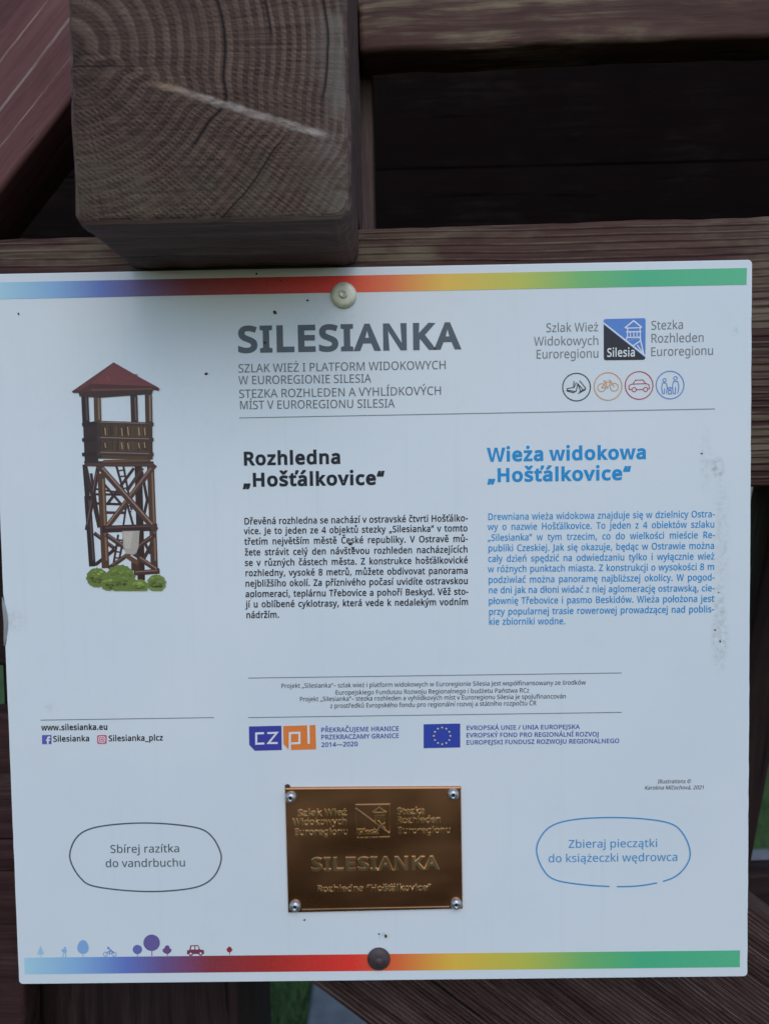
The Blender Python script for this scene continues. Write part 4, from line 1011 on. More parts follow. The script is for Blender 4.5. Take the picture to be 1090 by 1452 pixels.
# ---- route emblem
EB, EK = plain('emblem_blue', ink(62, 104, 178)), plain('emblem_black', ink(26, 30, 42))
def rounded(pts, r, n=5):
    out_ = []
    P = [Vector(p_) for p_ in pts]
    for i, q in enumerate(P):
        a_, b_ = (P[i - 1] - q).normalized(), (P[(i + 1) % len(P)] - q).normalized()
        for k_ in range(n + 1):
            t = k_ / n
            v_ = (1 - t) ** 2 * (q + a_ * r) + 2 * t * (1 - t) * q + t * t * (q + b_ * r)
            out_.append((v_.x, v_.y))
    return out_
def Z4(x, y): return (730 + x / 3.028, 430 + y / 3.028)
A = Art()
A.poly(rounded([Z4(379, 68), Z4(559, 64), Z4(558, 243), Z4(380, 245)], 3.2), EB)
A.poly([Z4(380, 92), Z4(553, 230), Z4(557, 234), Z4(554, 241), Z4(549, 243), Z4(389, 245), Z4(382, 242), Z4(380, 236)], EK)
A.stroke([Z4(379, 85), Z4(559, 227)], 2.0, PAPER)
for q, wd in (([(470, 106), (508, 75), (543, 104)], 2.0), ([(474, 107), (541, 105)], 1.5), ([(482, 106), (482, 122)], 1.4), ([(535, 105), (535, 122)], 1.4), ([(476, 123), (541, 122)], 1.8),
              ([(476, 147), (540, 146)], 1.6), ([(481, 123), (481, 147)], 1.5), ([(494, 123), (494, 146)], 1.3), ([(508, 123), (508, 146)], 1.3), ([(522, 122), (522, 146)], 1.3), ([(536, 122), (536, 146)], 1.5),
              ([(479, 147), (474, 160)], 1.7), ([(535, 147), (551, 221)], 1.8), ([(482, 161), (536, 148)], 0.01), ([(505, 183), (538, 160)], 1.6), ([(523, 180), (549, 216)], 1.5)):
    A.stroke([Z4(*v_) for v_ in q], max(wd, 0.3), PAPER)
A.text('Silesia', Z4(393, 231), Z4(516, 229), 17, PAPER, 22)
A.build('route_emblem', SIGN)

# ---- activity icons in rings
IB, IO, IR, IL = plain('icon_black', ink(40, 44, 56)), plain('icon_ochre', ink(152, 126, 96)), plain('icon_red', ink(132, 58, 70)), plain('icon_blue', ink(72, 112, 176))
def icon(name, cx, cy, r, mt, strokes, rings=(), discs=()):
    A = Art()
    A.ring(*Z4(cx, cy), r, 1.5, mt)
    for q in strokes:
        wd = 1.25
        A.stroke([Z4(*v_) for v_ in q], wd, mt)
    for x, y, rr in rings: A.ring(*Z4(x, y), rr / 3.028, 1.2, mt, n=24)
    for x, y, rr in discs: A.disc(*Z4(x, y), rr / 3.028, mt, n=16)
    return A.build(name, SIGN)
icon('walking_icon', 263, 360, 19.6, IB, [[(222, 366), (250, 362), (252, 334)], [(222, 368), (223, 377), (250, 384), (262, 377), (268, 345), (290, 371)], [(224, 373), (258, 379)],
     [(276, 332), (302, 364), (300, 372), (270, 388)], [(268, 345), (281, 380)], [(303, 366), (275, 381)], [(252, 362), (262, 340)]])
icon('bicycle_icon', 398, 357, 19.6, IO, [[(371, 362), (388, 340), (412, 338), (396, 364), (371, 362)], [(388, 340), (396, 364)], [(384, 334), (385, 341)], [(378, 334), (391, 333)], [(425, 360), (408, 330), (400, 331)]], rings=[(371, 362, 17), (425, 360, 17)])
icon('car_icon', 531, 353, 19.6, IR, [[(501, 371), (490, 370), (487, 358), (492, 350), (504, 347), (516, 330), (548, 329), (560, 345), (572, 348), (577, 366), (568, 369)], [(520, 371), (550, 370)], [(504, 347), (560, 345)]], rings=[(510, 371, 9), (559, 370, 9)])
icon('family_icon', 664, 351, 19.6, IL, [[(632, 342), (628, 362), (632, 388)], [(648, 342), (652, 362), (648, 388)], [(632, 342), (648, 342)], [(640, 366), (640, 388)], [(678, 336), (674, 360), (678, 388)], [(697, 335), (702, 358), (697, 387)], [(678, 336), (697, 335)], [(687, 360), (687, 388)],
     [(652, 362), (663, 372), (674, 360)], [(657, 374), (657, 388)], [(669, 374), (669, 388)], [(657, 374), (669, 374)], [(632, 388), (640, 388)], [(678, 388), (687, 388)], [(655, 389), (672, 389)]], rings=[(640, 330, 7), (687, 322, 7.5), (663, 365, 5)])

# ---- stamp ovals
def closed_curve(pts, per=8):
    P = [Vector(p_) for p_ in pts]; n_ = len(P); o_ = []
    for i in range(n_):
        a_, b_, c_, d_ = P[i - 1], P[i], P[(i + 1) % n_], P[(i + 2) % n_]
        for k_ in range(per):
            t = k_ / per
            v_ = 0.5 * ((2 * b_) + (c_ - a_) * t + (2 * a_ - 5 * b_ + 4 * c_ - d_) * t * t + (3 * b_ - a_ - 3 * c_ + d_) * t ** 3)
            o_.append((v_.x, v_.y))
    return o_
OV1 = [(85, 265), (115, 180), (180, 122), (300, 90), (500, 74), (700, 80), (880, 106), (960, 155), (1010, 240), (1018, 310), (978, 400), (900, 458), (780, 485), (600, 497), (400, 488), (220, 460), (150, 412), (100, 335)]
OV2 = [(85, 280), (110, 195), (180, 127), (310, 92), (520, 80), (740, 90), (890, 120), (960, 185), (995, 275), (985, 345), (930, 415), (850, 455), (700, 485), (540, 490), (350, 478), (190, 448), (120, 382)]
A = Art()
A.stroke(closed_curve([(80 + x / 4.36, 1150 + y / 4.36) for x, y in OV1]), 2.0, GREY, True)
A.text('Sbírej razítka', (156.4, 1209.4), (255.7, 1208.3), 16.4, GREY, 5)
A.text('do vandrbuchu', (149.7, 1229.6), (264, 1228.4), 16.4, GREY, 5)
A.build('stamp_oval', SIGN)
A = Art()
c_ = closed_curve([(740 + x / 4.192, 1140 + y / 4.192) for x, y in OV2])
i = min(range(len(c_)), key=lambda k_: (c_[k_][0] - (740 + 532 / 4.192)) ** 2 + (c_[k_][1] - 1257) ** 2)
j = min(range(len(c_)), key=lambda k_: (c_[k_][0] - (740 + 820 / 4.192)) ** 2 + (c_[k_][1] - 1251) ** 2)
A.stroke(c_[i + 1:] + c_[:j], 2.0, BLUE2); A.stroke(c_[j + 1:i], 2.0, BLUE2)
A.text('Zbieraj pieczątki', (805.1, 1202.2), (932.3, 1200.8), 16.4, BLUE2, 5)
A.text('do książeczki wędrowca', (776.5, 1222.6), (960.9, 1220.4), 16.4, BLUE2, 5)
A.build('stamp_oval', SIGN)

# ---- programme logo, flag, social marks
def Z9(x, y): return (330 + x / 1.912, 940 + y / 1.912)
LB, LO = plain('logo_blue', ink(44, 50, 136)), plain('logo_orange', ink(190, 100, 52))
A = Art()
A.poly([Z9(44, 172), Z9(132, 170), Z9(133, 236), Z9(60, 238), Z9(45, 222)], LB)
A.poly([Z9(137, 171), Z9(224, 168), Z9(226, 234), Z9(153, 236), Z9(138, 220)], LO)
A.stroke([Z9(85, 190), Z9(64, 191), Z9(64, 219), Z9(86, 218)], 2.9, PAPER)
A.stroke([Z9(94, 190), Z9(120, 189), Z9(97, 217), Z9(122, 217)], 2.7, PAPER)
A.stroke([Z9(155, 236), Z9(155, 190), Z9(181, 189), Z9(181, 217), Z9(157, 218)], 2.9, PAPER)
A.stroke([Z9(205, 169), Z9(206, 219)], 3.2, PAPER)
A.build('programme_logo', SIGN)
A = Art()
A.poly([Z9(517, 166), Z9(616, 164), Z9(616, 229), Z9(517, 231)], plain('flag_blue', ink(36, 54, 142)))
STAR = plain('flag_gold', ink(178, 176, 120))
for k_ in range(12):
    t = k_ * math.pi / 6
    x, y = 567 + 22.5 * math.sin(t), 197.5 - 22.5 * math.cos(t)
    A.poly([Z9(x + (3.4 if q % 2 == 0 else 1.4) * math.sin(q * math.pi / 5), y - (3.4 if q % 2 == 0 else 1.4) * math.cos(q * math.pi / 5)) for q in range(10)], STAR)
A.build('union_flag', SIGN)
def Z6(x, y): return (x / 3.303, 850 + y / 3.303)
A = Art()
A.poly(rounded([Z6(198, 635), Z6(243, 634), Z6(243, 677), Z6(199, 678)], 0.9), plain('social_blue', ink(66, 76, 150)))
A.stroke([Z6(238, 645), Z6(229, 645), Z6(226, 650), Z6(226, 677)], 2.4, PAPER); A.stroke([Z6(217, 659), Z6(237, 659)], 2.0, PAPER)
A.build('social_mark', SIGN)
A = Art()
A.poly(rounded([Z6(456, 635), Z6(501, 634), Z6(501, 676), Z6(457, 677)], 2.2), plain('social_pink', ink(150, 76, 112)))
A.stroke(rounded([Z6(464, 643), Z6(493, 642), Z6(493, 668), Z6(465, 669)], 2.4), 1.1, PAPER, True)
A.ring(*Z6(478.5, 655.5), 2.1, 1.0, PAPER, n=20); A.disc(*Z6(487, 648), 0.5, PAPER, n=8)
A.build('social_mark', SIGN)

# ---- little figures standing on the lower stripe
def ZB(x, y): return (x / 2.725, 1290 + y / 2.725)
def sil(name, x, mk, pale=0.0):
    c_ = tint(max(0.0, (x / 2.725 - 35) / 1013.0))
    c_ = tuple(v_ * (1 - pale) + w_ * pale for v_, w_ in zip(c_, (165, 180, 197)))
    mt = plain('figure_print', ink(*c_))
    A = Art(); mk(A, mt); A.build(name, SIGN)
def S(q): return [ZB(*v_) for v_ in q]
sil('tree_figure', 158, lambda A, m_: (A.poly(S([(145, 172), (158, 137), (172, 172)]), m_), A.stroke(S([(158, 172), (158, 183)]), 0.9, m_)))
sil('walker_figure', 250, lambda A, m_: (A.disc(*ZB(253, 146), 1.5, m_), A.poly(S([(246, 150), (256, 150), (258, 165), (246, 166)]), m_), A.poly(S([(239, 152), (246, 151), (246, 162), (240, 163)]), m_),
    A.stroke(S([(249, 165), (246, 174), (242, 183)]), 1.3, m_), A.stroke(S([(254, 165), (256, 174), (256, 183)]), 1.3, m_), A.stroke(S([(256, 154), (262, 161)]), 0.9, m_)))
sil('tree_figure', 322, lambda A, m_: (A.poly(S([(322 + 22 * math.cos(k_ * .314) * (1 - 0.16 * math.sin(-k_ * .314)), 143 + 27 * math.sin(k_ * .314)) for k_ in range(20)]), m_), A.stroke(S([(322, 165), (322, 181)]), 0.9, m_)))
sil('cyclist_figure', 425, lambda A, m_: (A.ring(*ZB(409, 171), 3.0, 0.8, m_, n=20), A.ring(*ZB(442, 171), 3.0, 0.8, m_, n=20), A.disc(*ZB(420, 147), 1.7, m_), A.stroke(S([(422, 150), (430, 158), (422, 164), (426, 172)]), 1.6, m_),
    A.stroke(S([(426, 152), (436, 160), (442, 170)]), 1.0, m_), A.stroke(S([(409, 171), (420, 160), (438, 160)]), 0.8, m_), A.stroke(S([(426, 172), (437, 161)]), 0.8, m_)))
sil('tree_figure', 532, lambda A, m_: (A.disc(*ZB(532, 153), 6.6, m_), A.stroke(S([(532, 165), (532, 179)]), 0.9, m_)))
sil('tree_figure', 590, lambda A, m_: (A.disc(*ZB(587, 127), 11.7, m_), A.stroke(S([(588, 155), (588, 178)]), 1.2, m_)))
sil('tree_figure', 647, lambda A, m_: (A.poly(S([(647, 136), (655, 140), (656, 147), (663, 152), (662, 162), (654, 168), (647, 171), (638, 168), (630, 162), (629, 153), (637, 147), (639, 140)]), m_), A.stroke(S([(647, 168), (648, 178)]), 1.0, m_)))
def jeep(A, m_):
    A.poly(S([(724, 156), (732, 155), (737, 137), (766, 136), (774, 153), (788, 155), (790, 170), (723, 171)]), m_)
    A.disc(*ZB(738, 169), 3.2, m_); A.disc(*ZB(776, 168), 3.2, m_)
    A.poly(S([(738, 153), (741, 141), (752, 140), (752, 153)]), PAPER); A.poly(S([(756, 153), (756, 140), (764, 140), (769, 152)]), PAPER)
    A.disc(*ZB(738, 169), 1.4, PAPER); A.disc(*ZB(776, 168), 1.4, PAPER)
sil('car_figure', 757, jeep)
sil('tree_figure', 887, lambda A, m_: (A.poly(S([(887, 141), (893, 145), (899, 154), (894, 162), (887, 165), (880, 162), (875, 154), (881, 145)]), m_), A.stroke(S([(888, 163), (888, 174)]), 0.9, m_)))

# ---- painted picture of the wooden tower
def TP(x, y): return (80 + x / 4.033, 500 + y / 4.033)
def pm(r_, g_, b_): return plain('picture_print', ink(r_, g_, b_))
A = Art()
def PY_(pts, c_): A.poly([TP(*q) for q in pts], pm(*c_))
def ST(a_, b_, w_, c_, hi=None):
    w_ *= 1.18
    A.stroke([TP(*a_), TP(*b_)], w_ / 4.033, pm(*(v_ * 0.90 for v_ in c_)))
    if hi:
        dx, dy = b_[0] - a_[0], b_[1] - a_[1]; l_ = math.hypot(dx, dy)
        ox, oy = dy / l_ * w_ * 0.2, -dx / l_ * w_ * 0.2
        if oy > 0: ox, oy = -ox, -oy
        A.stroke([TP(a_[0] + dx * .06 + ox, a_[1] + dy * .06 + oy), TP(b_[0] - dx * .08 + ox, b_[1] - dy * .08 + oy)], w_ * 0.26 / 4.033, pm(*hi))
rt = random.Random(11)
# far side of the lower stage
ST((470, 650), (487, 1302), 36, (40, 30, 32)); ST((200, 690), (250, 1000), 13, (42, 34, 38)); ST((230, 780), (360, 800), 9, (44, 32, 38))
ST((490, 680), (524, 860), 14, (46, 36, 40)); ST((524, 830), (495, 960), 14, (46, 36, 40)); ST((495, 660), (405, 790), 16, (60, 46, 48)); ST((265, 740), (400, 900), 12, (54, 42, 44)); ST((445, 660), (290, 870), 14, (50, 38, 42))
ST((225, 810), (385, 812), 11, (44, 32, 36)); ST((215, 862), (400, 868), 12, (40, 30, 36)); ST((275, 914), (400, 916), 13, (66, 34, 48)); ST((275, 935), (390, 978), 0.6, (120, 140, 150))
# ladder
ST((345, 650), (440, 985), 11, (42, 34, 40)); ST((385, 650), (432, 900), 10, (46, 38, 44)); ST((400, 880), (385, 985), 9, (46, 38, 44)); ST((355, 1040), (330, 1200), 10, (48, 36, 36)); ST((385, 1060), (360, 1190), 10, (48, 36, 36))
for k_ in range(9): ST((352 + k_ * 9, 676 + k_ * 34), (396 + k_ * 5, 670 + k_ * 34), 7, (52, 44, 48))
for k_ in range(4): ST((352 - k_ * 5, 1070 + k_ * 34), (384 - k_ * 5, 1074 + k_ * 34), 7, (52, 40, 40))
# left face bracing
ST((165, 640), (180, 830), 24, (38, 32, 42)); ST((180, 820), (208, 1222), 32, (36, 29, 36), (62, 52, 60)); ST((240, 660), (176, 1015), 20, (44, 35, 42), (78, 66, 72)); ST((172, 660), (246, 1000), 16, (46, 36, 42))
ST((218, 1032), (335, 1120), 18, (50, 38, 42), (86, 74, 76)); ST((335, 1125), (226, 1212), 16, (44, 34, 38))
# near legs
ST((258, 690), (283, 1232), 36, (66, 49, 43), (98, 80, 68)); ST((540, 650), (562, 1238), 34, (62, 49, 45), (94, 80, 72)); ST((490, 1090), (555, 1045), 18, (56, 44, 46), (88, 76, 76)); ST((500, 1180), (548, 1090), 16, (52, 40, 42)); ST((508, 1090), (540, 1150), 14, (52, 40, 42))
ST((565, 640), (268, 1028), 26, (66, 50, 48), (104, 88, 84)); ST((262, 1010), (578, 998), 34, (42, 31, 36), (64, 50, 54)); ST((240, 640), (572, 1016), 30, (62, 48, 50), (110, 94, 92))
ST((430, 1222), (480, 1222), 40, (58, 38, 34)); ST((285, 1040), (470, 1165), 22, (56, 44, 48), (96, 84, 86)); ST((568, 1040), (300, 1234), 20, (54, 40, 42), (90, 74, 72)); ST((470, 1170), (582, 1246), 24, (62, 46, 48), (104, 88, 86)); ST((400, 1160), (470, 1205), 22, (80, 60, 50)); ST((445, 1260), (592, 1250), 24, (56, 42, 42), (92, 78, 74))
PY_([(378, 1020), (478, 1018), (472, 1110), (462, 1140), (445, 1156), (400, 1150), (384, 1110)], (126, 130, 134)); PY_([(385, 1026), (440, 1024), (425, 1120), (396, 1118)], (140, 144, 148))
# gallery
PY_([(160, 620), (556, 622), (562, 652), (166, 650)], (46, 35, 36)); ST((170, 640), (560, 642), 12, (66, 52, 52)); ST((270, 622), (540, 614), 14, (86, 64, 54))
PY_([(155, 412), (238, 398), (242, 628), (165, 630)], (38, 30, 34)); PY_([(235, 400), (550, 406), (553, 612), (240, 606)], (58, 49, 43))
for k_ in range(26):
    x_ = 262 + k_ * 10.4
    for y0, y1 in ((414, 482), (502, 566)):
        t_ = rt.uniform(0.6, 1.25)
        ST((x_, y0 + rt.uniform(0, 12)), (x_ + rt.uniform(-1, 1), y1 - rt.uniform(0, 14)), rt.uniform(4, 7), (int(66 * t_), int(57 * t_), int(50 * t_)))
for x_ in (280, 375, 410, 472, 505): 
    for y0, y1 in ((425, 478), (510, 552)): ST((x_, y0 + rt.uniform(0, 8)), (x_ + 5, y1 - rt.uniform(0, 8)), 5, (138, 122, 98))
PY_([(236, 404), (262, 402), (264, 600), (240, 606)], (44, 36, 38)); PY_([(520, 408), (548, 408), (550, 606), (524, 604)], (52, 42, 40))
for ya, yb, yc in ((413, 400, 410), (500, 489, 498), (583, 574, 582)):
    ST((150, ya), (242, yb), 17, (36, 30, 36)); ST((236, yb), (558, yc), 18, (56, 46, 48), (98, 88, 88))
# posts and roof
ST((165, 244), (172, 402), 34, (34, 29, 36), (60, 54, 62)); ST((236, 252), (240, 396), 34, (66, 56, 50), (96, 86, 76)); ST((445, 244), (450, 400), 34, (44, 37, 42), (74, 66, 68)); ST((528, 234), (532, 406), 34, (58, 48, 46), (100, 90, 84))
PY_([(130, 226), (556, 212), (548, 236), (250, 258), (135, 250)], (46, 36, 38))
PY_([(92, 222), (330, 56), (592, 206), (588, 218), (556, 212), (200, 226), (132, 230), (96, 230)], (58, 36, 42)); PY_([(196, 182), (330, 60), (586, 200), (540, 196)], (84, 48, 56)); PY_([(104, 216), (326, 60), (202, 178), (150, 212)], (74, 46, 48))
for k_ in range(14):
    x_ = 250 + rt.uniform(0, 210); y_ = rt.uniform(115, 180); PY_([(x_, y_), (x_ + rt.uniform(14, 34), y_ + rt.uniform(2, 8)), (x_ + rt.uniform(8, 28), y_ + rt.uniform(8, 16))], (84 + rt.randint(-10, 14), 52 + rt.randint(-6, 8), 62 + rt.randint(-6, 8)))
ST((196, 184), (560, 200), 11, (64, 40, 44)); ST((200, 214), (556, 208), 9, (84, 62, 60))
# shrubs
for cx, cy, rr, c_ in ((235, 1286, 60, (76, 96, 52)), (300, 1318, 46, (78, 98, 52)), (368, 1290, 84, (76, 98, 50)), (575, 1318, 54, (84, 108, 62)), (480, 1338, 46, (80, 102, 54)), (420, 1330, 50, (78, 98, 52))):
    A.poly([TP(cx + rr * (1 + 0.07 * math.sin(k_ * 2.1 + cx)) * math.cos(k_ * math.pi / 18), min(1362, cy + rr * 0.92 * (1 + 0.06 * math.sin(k_ * 2.7 + cy)) * math.sin(k_ * math.pi / 18))) for k_ in range(36)], pm(*c_))
for k_ in range(170):
    cx, cy, rr = rt.choice([(235, 1280, 46), (368, 1282, 66), (575, 1312, 40), (470, 1335, 30), (310, 1320, 32)])
    t = rt.uniform(0, 6.28); q = rr * math.sqrt(rt.random())
    x_, y_ = cx + q * math.cos(t), min(1345, cy + q * 0.8 * math.sin(t)); e_ = rt.uniform(4, 11); up_ = (cy - y_) / rr
    g_ = int(96 + 40 * up_ + rt.uniform(-24, 24))
    A.poly([TP(x_ + e_ * 1.3 * math.cos(j_ * 0.9), y_ + e_ * 0.7 * math.sin(j_ * 0.9)) for j_ in range(7)], pm(int(g_ * 0.80), g_, int(g_ * 0.54)))
A.build('tower_picture', SIGN)

# ---- flecks of dirt and dead gnats stuck to the panel
FLECK = plain('dirt_fleck', (0.06, 0.045, 0.03), 0.8)
for x_, y_, rr in ((390, 443, 2.6), (293, 530, 2.0), (436, 426, 1.6), (547, 1327, 2.2), (537, 1324, 1.2), (497, 771, 2.4), (500, 777, 1.8), (27, 445, 1.4), (364, 388.5, 1.6), (398, 398, 1.2), (376, 486, 1.8), (432, 1304, 1.4), (994, 643, 1.2), (1018, 840, 0.9), (1013, 893, 1.1), (1020, 909, 1.4), (637, 1261, 1.4), (407.5, 1114, 3.2), (412, 1117, 2.0)):
    q = at(x_, y_)
    bm = bmesh.new()
    bmesh.ops.create_icosphere(bm, subdivisions=2, radius=1.0)
    s_ = rr * SIGN_W / 1055
    for v_ in bm.verts:
        v_.co = Vector((v_.co.x * s_ * 1.15, v_.co.y * s_ * 0.45, v_.co.z * s_ * 0.8)) * (1 + 0.45 * noise.noise(v_.co * 1.9 + Vector((x_, y_, 0))))
    me = bpy.data.meshes.new('dirt_fleck')
    bm.to_mesh(me); bm.free()
    o = link('dirt_fleck', me, FLECK, SIGN)
    o.location = (q.x, -0.0004, q.z - SIGN_BOTTOM)
    o.rotation_euler = (0, rt.uniform(0, 3), 0)

# ================================================================== bolts through the panel
def lathe(name, prof, mat, loc, n=40, parent=None, jitter=0.0):
    """profile (radius, height) turned about the axis pointing at the viewer"""
    bm = bmesh.new()
    rings = []
    for r_, h_ in prof:
        if r_ < 1e-7: rings.append([bm.verts.new((0, -h_, 0))])
        else: rings.append([bm.verts.new((r_ * math.cos(k_ * 2 * math.pi / n), -h_, r_ * math.sin(k_ * 2 * math.pi / n))) for k_ in range(n)])
    for a_, b_ in zip(rings, rings[1:]):
        for k_ in range(n):
            j_ = (k_ + 1) % n
            if len(a_) == 1: bm.faces.new((a_[0], b_[k_], b_[j_]))
            elif len(b_) == 1: bm.faces.new((a_[k_], a_[j_], b_[0]))
            else: bm.faces.new((a_[k_], a_[j_], b_[j_], b_[k_]))
    bmesh.ops.recalc_face_normals(bm, faces=bm.faces)
    if jitter:
        for v_ in bm.verts: v_.co += noise.noise_vector(v_.co * 900) * jitter
    for f_ in bm.faces: f_.smooth = True
    me = bpy.data.meshes.new(name)
    bm.to_mesh(me); bm.free()
    o = link(name, me, mat, parent)
    o.location = loc
    return o

def metal(name, lo, hi, rough, metal_, sc=220.0, bump=0.1):
    n = NT(name)
    a_ = n.noise(n.obj(), sc, 5.0, 0.65)
    c_ = n.ramp(a_, [(0.32, lo), (0.68, hi)])
    n.bump(a_, bump, 0.0006)
    return n.done(c_, n.smooth(a_, 0.3, 0.7, rough, rough + 0.15), metal_, 0.5)
PALE = metal('zinc_plate', (0.60, 0.58, 0.46), (0.78, 0.76, 0.62), 0.42, 0.35)
RUSTY = metal('brown_painted_bolt', (0.050, 0.032, 0.036), (0.085, 0.058, 0.062), 0.5, 0.1)
k_ = SIGN_W / 1055
q = at(487.5, 419)
E_ = empty('bolt', (q.x, -0.0003, q.z), 'shiny pale bolt on the upper rainbow stripe below the beam end', 'bolt')
lathe('washer', [(17.5 * k_, 0), (17.8 * k_, 0.0009), (17.0 * k_, 0.0016), (12 * k_, 0.0020), (7.2 * k_, 0.0022), (0, 0.0022)], PALE, (0, 0, 0), 48, E_, 0.00008)
lathe('bolt_head', [(6.2 * k_, 0.0018), (6.0 * k_, 0.0032), (5.0 * k_, 0.0037), (3.6 * k_, 0.0037), (3.0 * k_, 0.0030), (0, 0.0030)], PALE, (-0.0002, 0, 0.0004), 32, E_)
q = at(537, 1358.5)
E_ = empty('bolt', (q.x, -0.0003, q.z), 'dull brown bolt on the lower rainbow stripe', 'bolt')
lathe('washer', [(16.2 * k_, 0), (16.5 * k_, 0.0008), (15.8 * k_, 0.0016), (11 * k_, 0.0028), (7.4 * k_, 0.0033), (0, 0.0033)], RUSTY, (0, 0, 0), 48, E_, 0.00010)
lathe('bolt_head', [(6.6 * k_, 0.0030), (6.4 * k_, 0.0042), (4.6 * k_, 0.0050), (2.0 * k_, 0.0053), (0, 0.0053)], RUSTY, (0, 0, 0), 32, E_)

# ================================================================== brass plaque
def ZP(x, y): return (390 + x / 3.893, 1100 + y / 3.893)
PT = 0.0016
pl0 = at(*ZP(550, 757))
PLQ = empty('plaque', (pl0.x, -0.0004, pl0.z), 'small dark brass plaque with raised lettering screwed to the white panel', 'plaque')
def PL_(x, y):
    v_ = at(*ZP(x, y), -PT)
    return (v_.x - pl0.x, v_.z - pl0.z)
def brass(name, lo, hi, rough):
    n = NT(name)
    p = n.obj()
    a_ = n.noise(n.map(p, scale=(1, 1, 2)), 14.0, 3.0, 0.5)
    b_ = n.noise(p, 700.0, 3.0, 0.6)
    c_ = n.ramp(n.math('MULTIPLY_ADD', b_, 0.25, n.math('MULTIPLY', a_, 0.75)), [(0.3, lo), (0.7, hi)])
    n.bump(n.noise(n.map(p, scale=(1, 1, 14)), 240.0, 3.0), 0.02, 0.0003)
    return n.done(c_, n.smooth(a_, 0.3, 0.7, rough, rough + 0.12), 1.0, 0.5)
BRASS = brass('browned_brass', (0.50, 0.235, 0.115), (0.58, 0.285, 0.145), 0.26)
LETTER = brass('highlight_brass', (0.72, 0.53, 0.29), (0.86, 0.67, 0.40), 0.24)  # lighter gold stands in for light caught on the raised edges
cor = [PL_(54, 66), PL_(1025, 60), PL_(1035, 735), PL_(72, 757)]
bm = bmesh.new()
fv = [bm.verts.new((x, -PT, z)) for x, z in cor]
bv = [bm.verts.new((x, 0, z)) for x, z in cor]
bm.faces.new(fv); bm.faces.new(bv[::-1])
for i in range(4):
    j = (i + 1) % 4
    bm.faces.new((fv[i], bv[i], bv[j], fv[j]))
bmesh.ops.recalc_face_normals(bm, faces=bm.faces)
bmesh.ops.bevel(bm, geom=[e for e in bm.edges if all(v_.co.y < -PT + 1e-6 for v_ in e.verts)], offset=0.0010, segments=3, profile=0.5, affect='EDGES')
me = bpy.data.meshes.new('plate')
bm.to_mesh(me); bm.free()
link('plate', me, BRASS, PLQ)

class Relief:
    """raised shapes with sloping sides on the plaque face"""
    def __init__(s, h=0.00065, slope=0.00034): s.bm, s.h, s.sl = bmesh.new(), h, slope
    def piece(s, loops, tri):
        """loops in metres (x, z), first the outline"""
        sg = 1 if area(loops[0]) > 0 else -1
        base = [s.bm.verts.new((x, -PT - 0.00001, z)) for l in loops for x, z in grow(l, -s.sl * sg)]
        top = [s.bm.verts.new((x, -PT - s.h, z)) for l in loops for x, z in l]
        for t in tri:
            try: s.bm.faces.new([top[i] for i in t])
            except ValueError: pass
        i0 = 0
        for l in loops:
            n_ = len(l)
            for i in range(n_):
                j = (i + 1) % n_
                try: s.bm.faces.new((base[i0 + i], base[i0 + j], top[i0 + j], top[i0 + i]))
                except ValueError: pass
            i0 += n_
    def text(s, text, p0, p1, em, weight):
        a_, b_ = Vector(PL_(*p0)), Vector(PL_(*p1))
        d_ = b_ - a_; ln = d_.length; d_.normalize(); u_ = Vector((-d_.y, d_.x))
        k = SIGN_W / 1055.0 * em / 1000.0
        lay, nat = layout(text, weight, 25)
        h = ln / (nat * k)
        for ch, gx in lay:
            for pts, tri, loops in glyph(ch, weight):
                Q = [[tuple(a_ + d_ * ((x + gx) * h * k) + u_ * (y * k)) for x, y in l] for l in loops]
                s.piece(Q, tri)
    def bar(s, p0, p1, wd):
        a_, b_ = Vector(PL_(*p0)), Vector(PL_(*p1))
        d_ = (b_ - a_).normalized(); n_ = Vector((-d_.y, d_.x)) * wd / 2
        l = [tuple(a_ - n_), tuple(b_ - n_), tuple(b_ + n_), tuple(a_ + n_)]
        s.piece([l], [(0, 1, 2), (0, 2, 3)])
    def build(s, name, mat):
        me = bpy.data.meshes.new(name)
        bmesh.ops.recalc_face_normals(s.bm, faces=s.bm.faces)
        s.bm.to_mesh(me); s.bm.free()
        return link(name, me, mat, PLQ)
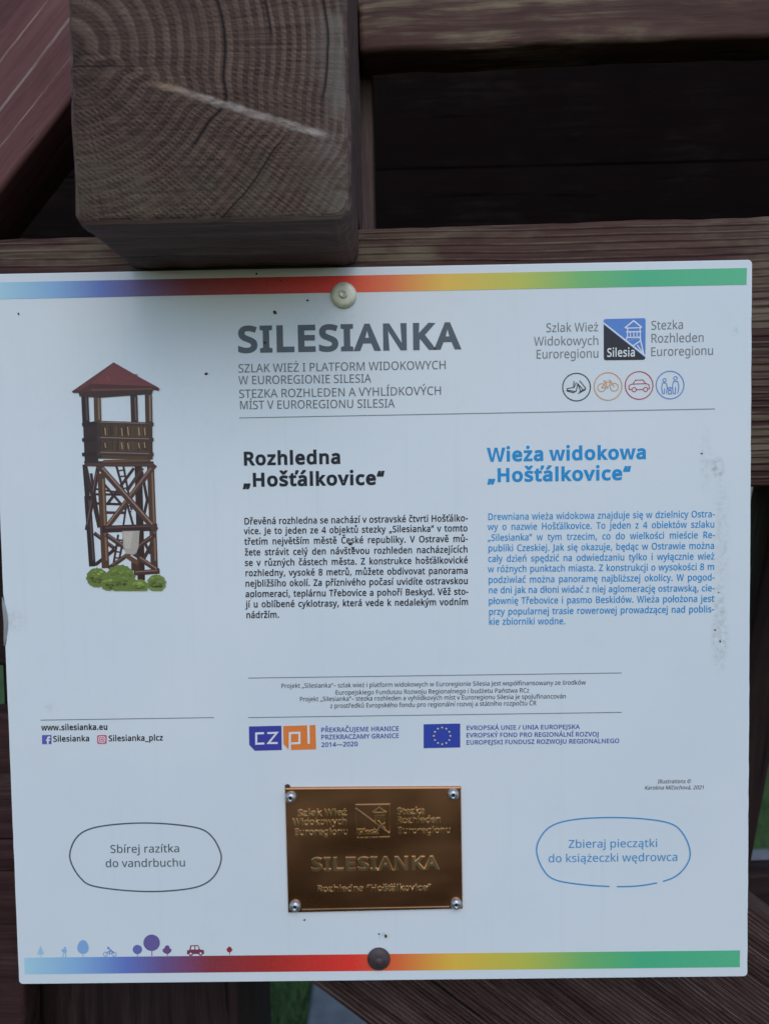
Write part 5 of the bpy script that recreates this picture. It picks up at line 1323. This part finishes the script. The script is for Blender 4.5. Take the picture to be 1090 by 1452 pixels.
Q_ = Relief(); [Q_.text(*t) for t in (('Szlak Wież', (125, 222), (398, 218), 13.4, 10), ('Widokowych', (100, 272), (398, 268), 13.4, 10), ('Euroregionu', (107, 328), (405, 324), 13.4, 10))]; Q_.build('raised_route_name', LETTER)
Q_ = Relief(); [Q_.text(*t) for t in (('Stezka', (672, 213), (828, 209), 13.4, 10), ('Rozhleden', (672, 262), (916, 257), 13.4, 10), ('Euroregionu', (676, 320), (970, 315), 13.4, 10))]; Q_.build('raised_route_name', LETTER)
Q_ = Relief(0.0009, 0.00045); Q_.text('SILESIANKA', (200, 524), (905, 514), 27, 30); Q_.build('raised_heading', LETTER)
Q_ = Relief(); Q_.text('Rozhledna “Hošťálkovice”', (232, 640), (860, 632), 13.0, 12); Q_.build('raised_tower_name', LETTER)
Q_ = Relief()
for a_, b_, wd in (((445, 160), (634, 157), 0.0007), ((455, 342), (632, 337), 0.0007), ((445, 178), (632, 318), 0.0006), ((540, 200), (574, 174), 0.0005), ((574, 174), (612, 200), 0.0005), ((548, 203), (606, 201), 0.0005), ((552, 220), (604, 218), 0.0005),
                   ((446, 182), (452, 340), 0.0003), ((633, 160), (633, 314), 0.0003), ((570, 290), (604, 258), 0.0005), ((572, 250), (606, 290), 0.0005)):
    Q_.bar(a_, b_, wd)
for x_ in (555, 567, 579, 591, 603): Q_.bar((x_, 232), (x_, 246), 0.0004)
Q_.bar((150, 738), (960, 722), 0.0005)
Q_.text('Silesia', (458, 323), (576, 320), 11.5, 10)
Q_.build('raised_emblem', LETTER)
STEEL = metal('screw_steel', (0.36, 0.37, 0.38), (0.52, 0.53, 0.55), 0.30, 0.9)
HOLE = plain('screw_recess', (0.02, 0.02, 0.022), 0.7)
for x_, y_ in ((88, 116), (981, 100), (112, 715), (998, 703)):
    q = PL_(x_, y_)
    sc_ = lathe('screw', [(8.4 * k_, 0), (8.3 * k_, 0.0009), (7.2 * k_, 0.0020), (5.2 * k_, 0.0028), (3.6 * k_, 0.0031), (3.0 * k_, 0.0031), (2.7 * k_, 0.0016), (0, 0.0014)], STEEL, (q[0], -PT, q[1]), 36, PLQ)
    lathe('recess', [(2.66 * k_, 0.0017), (0, 0.0016)], HOLE, (0, 0, 0), 20, sc_)
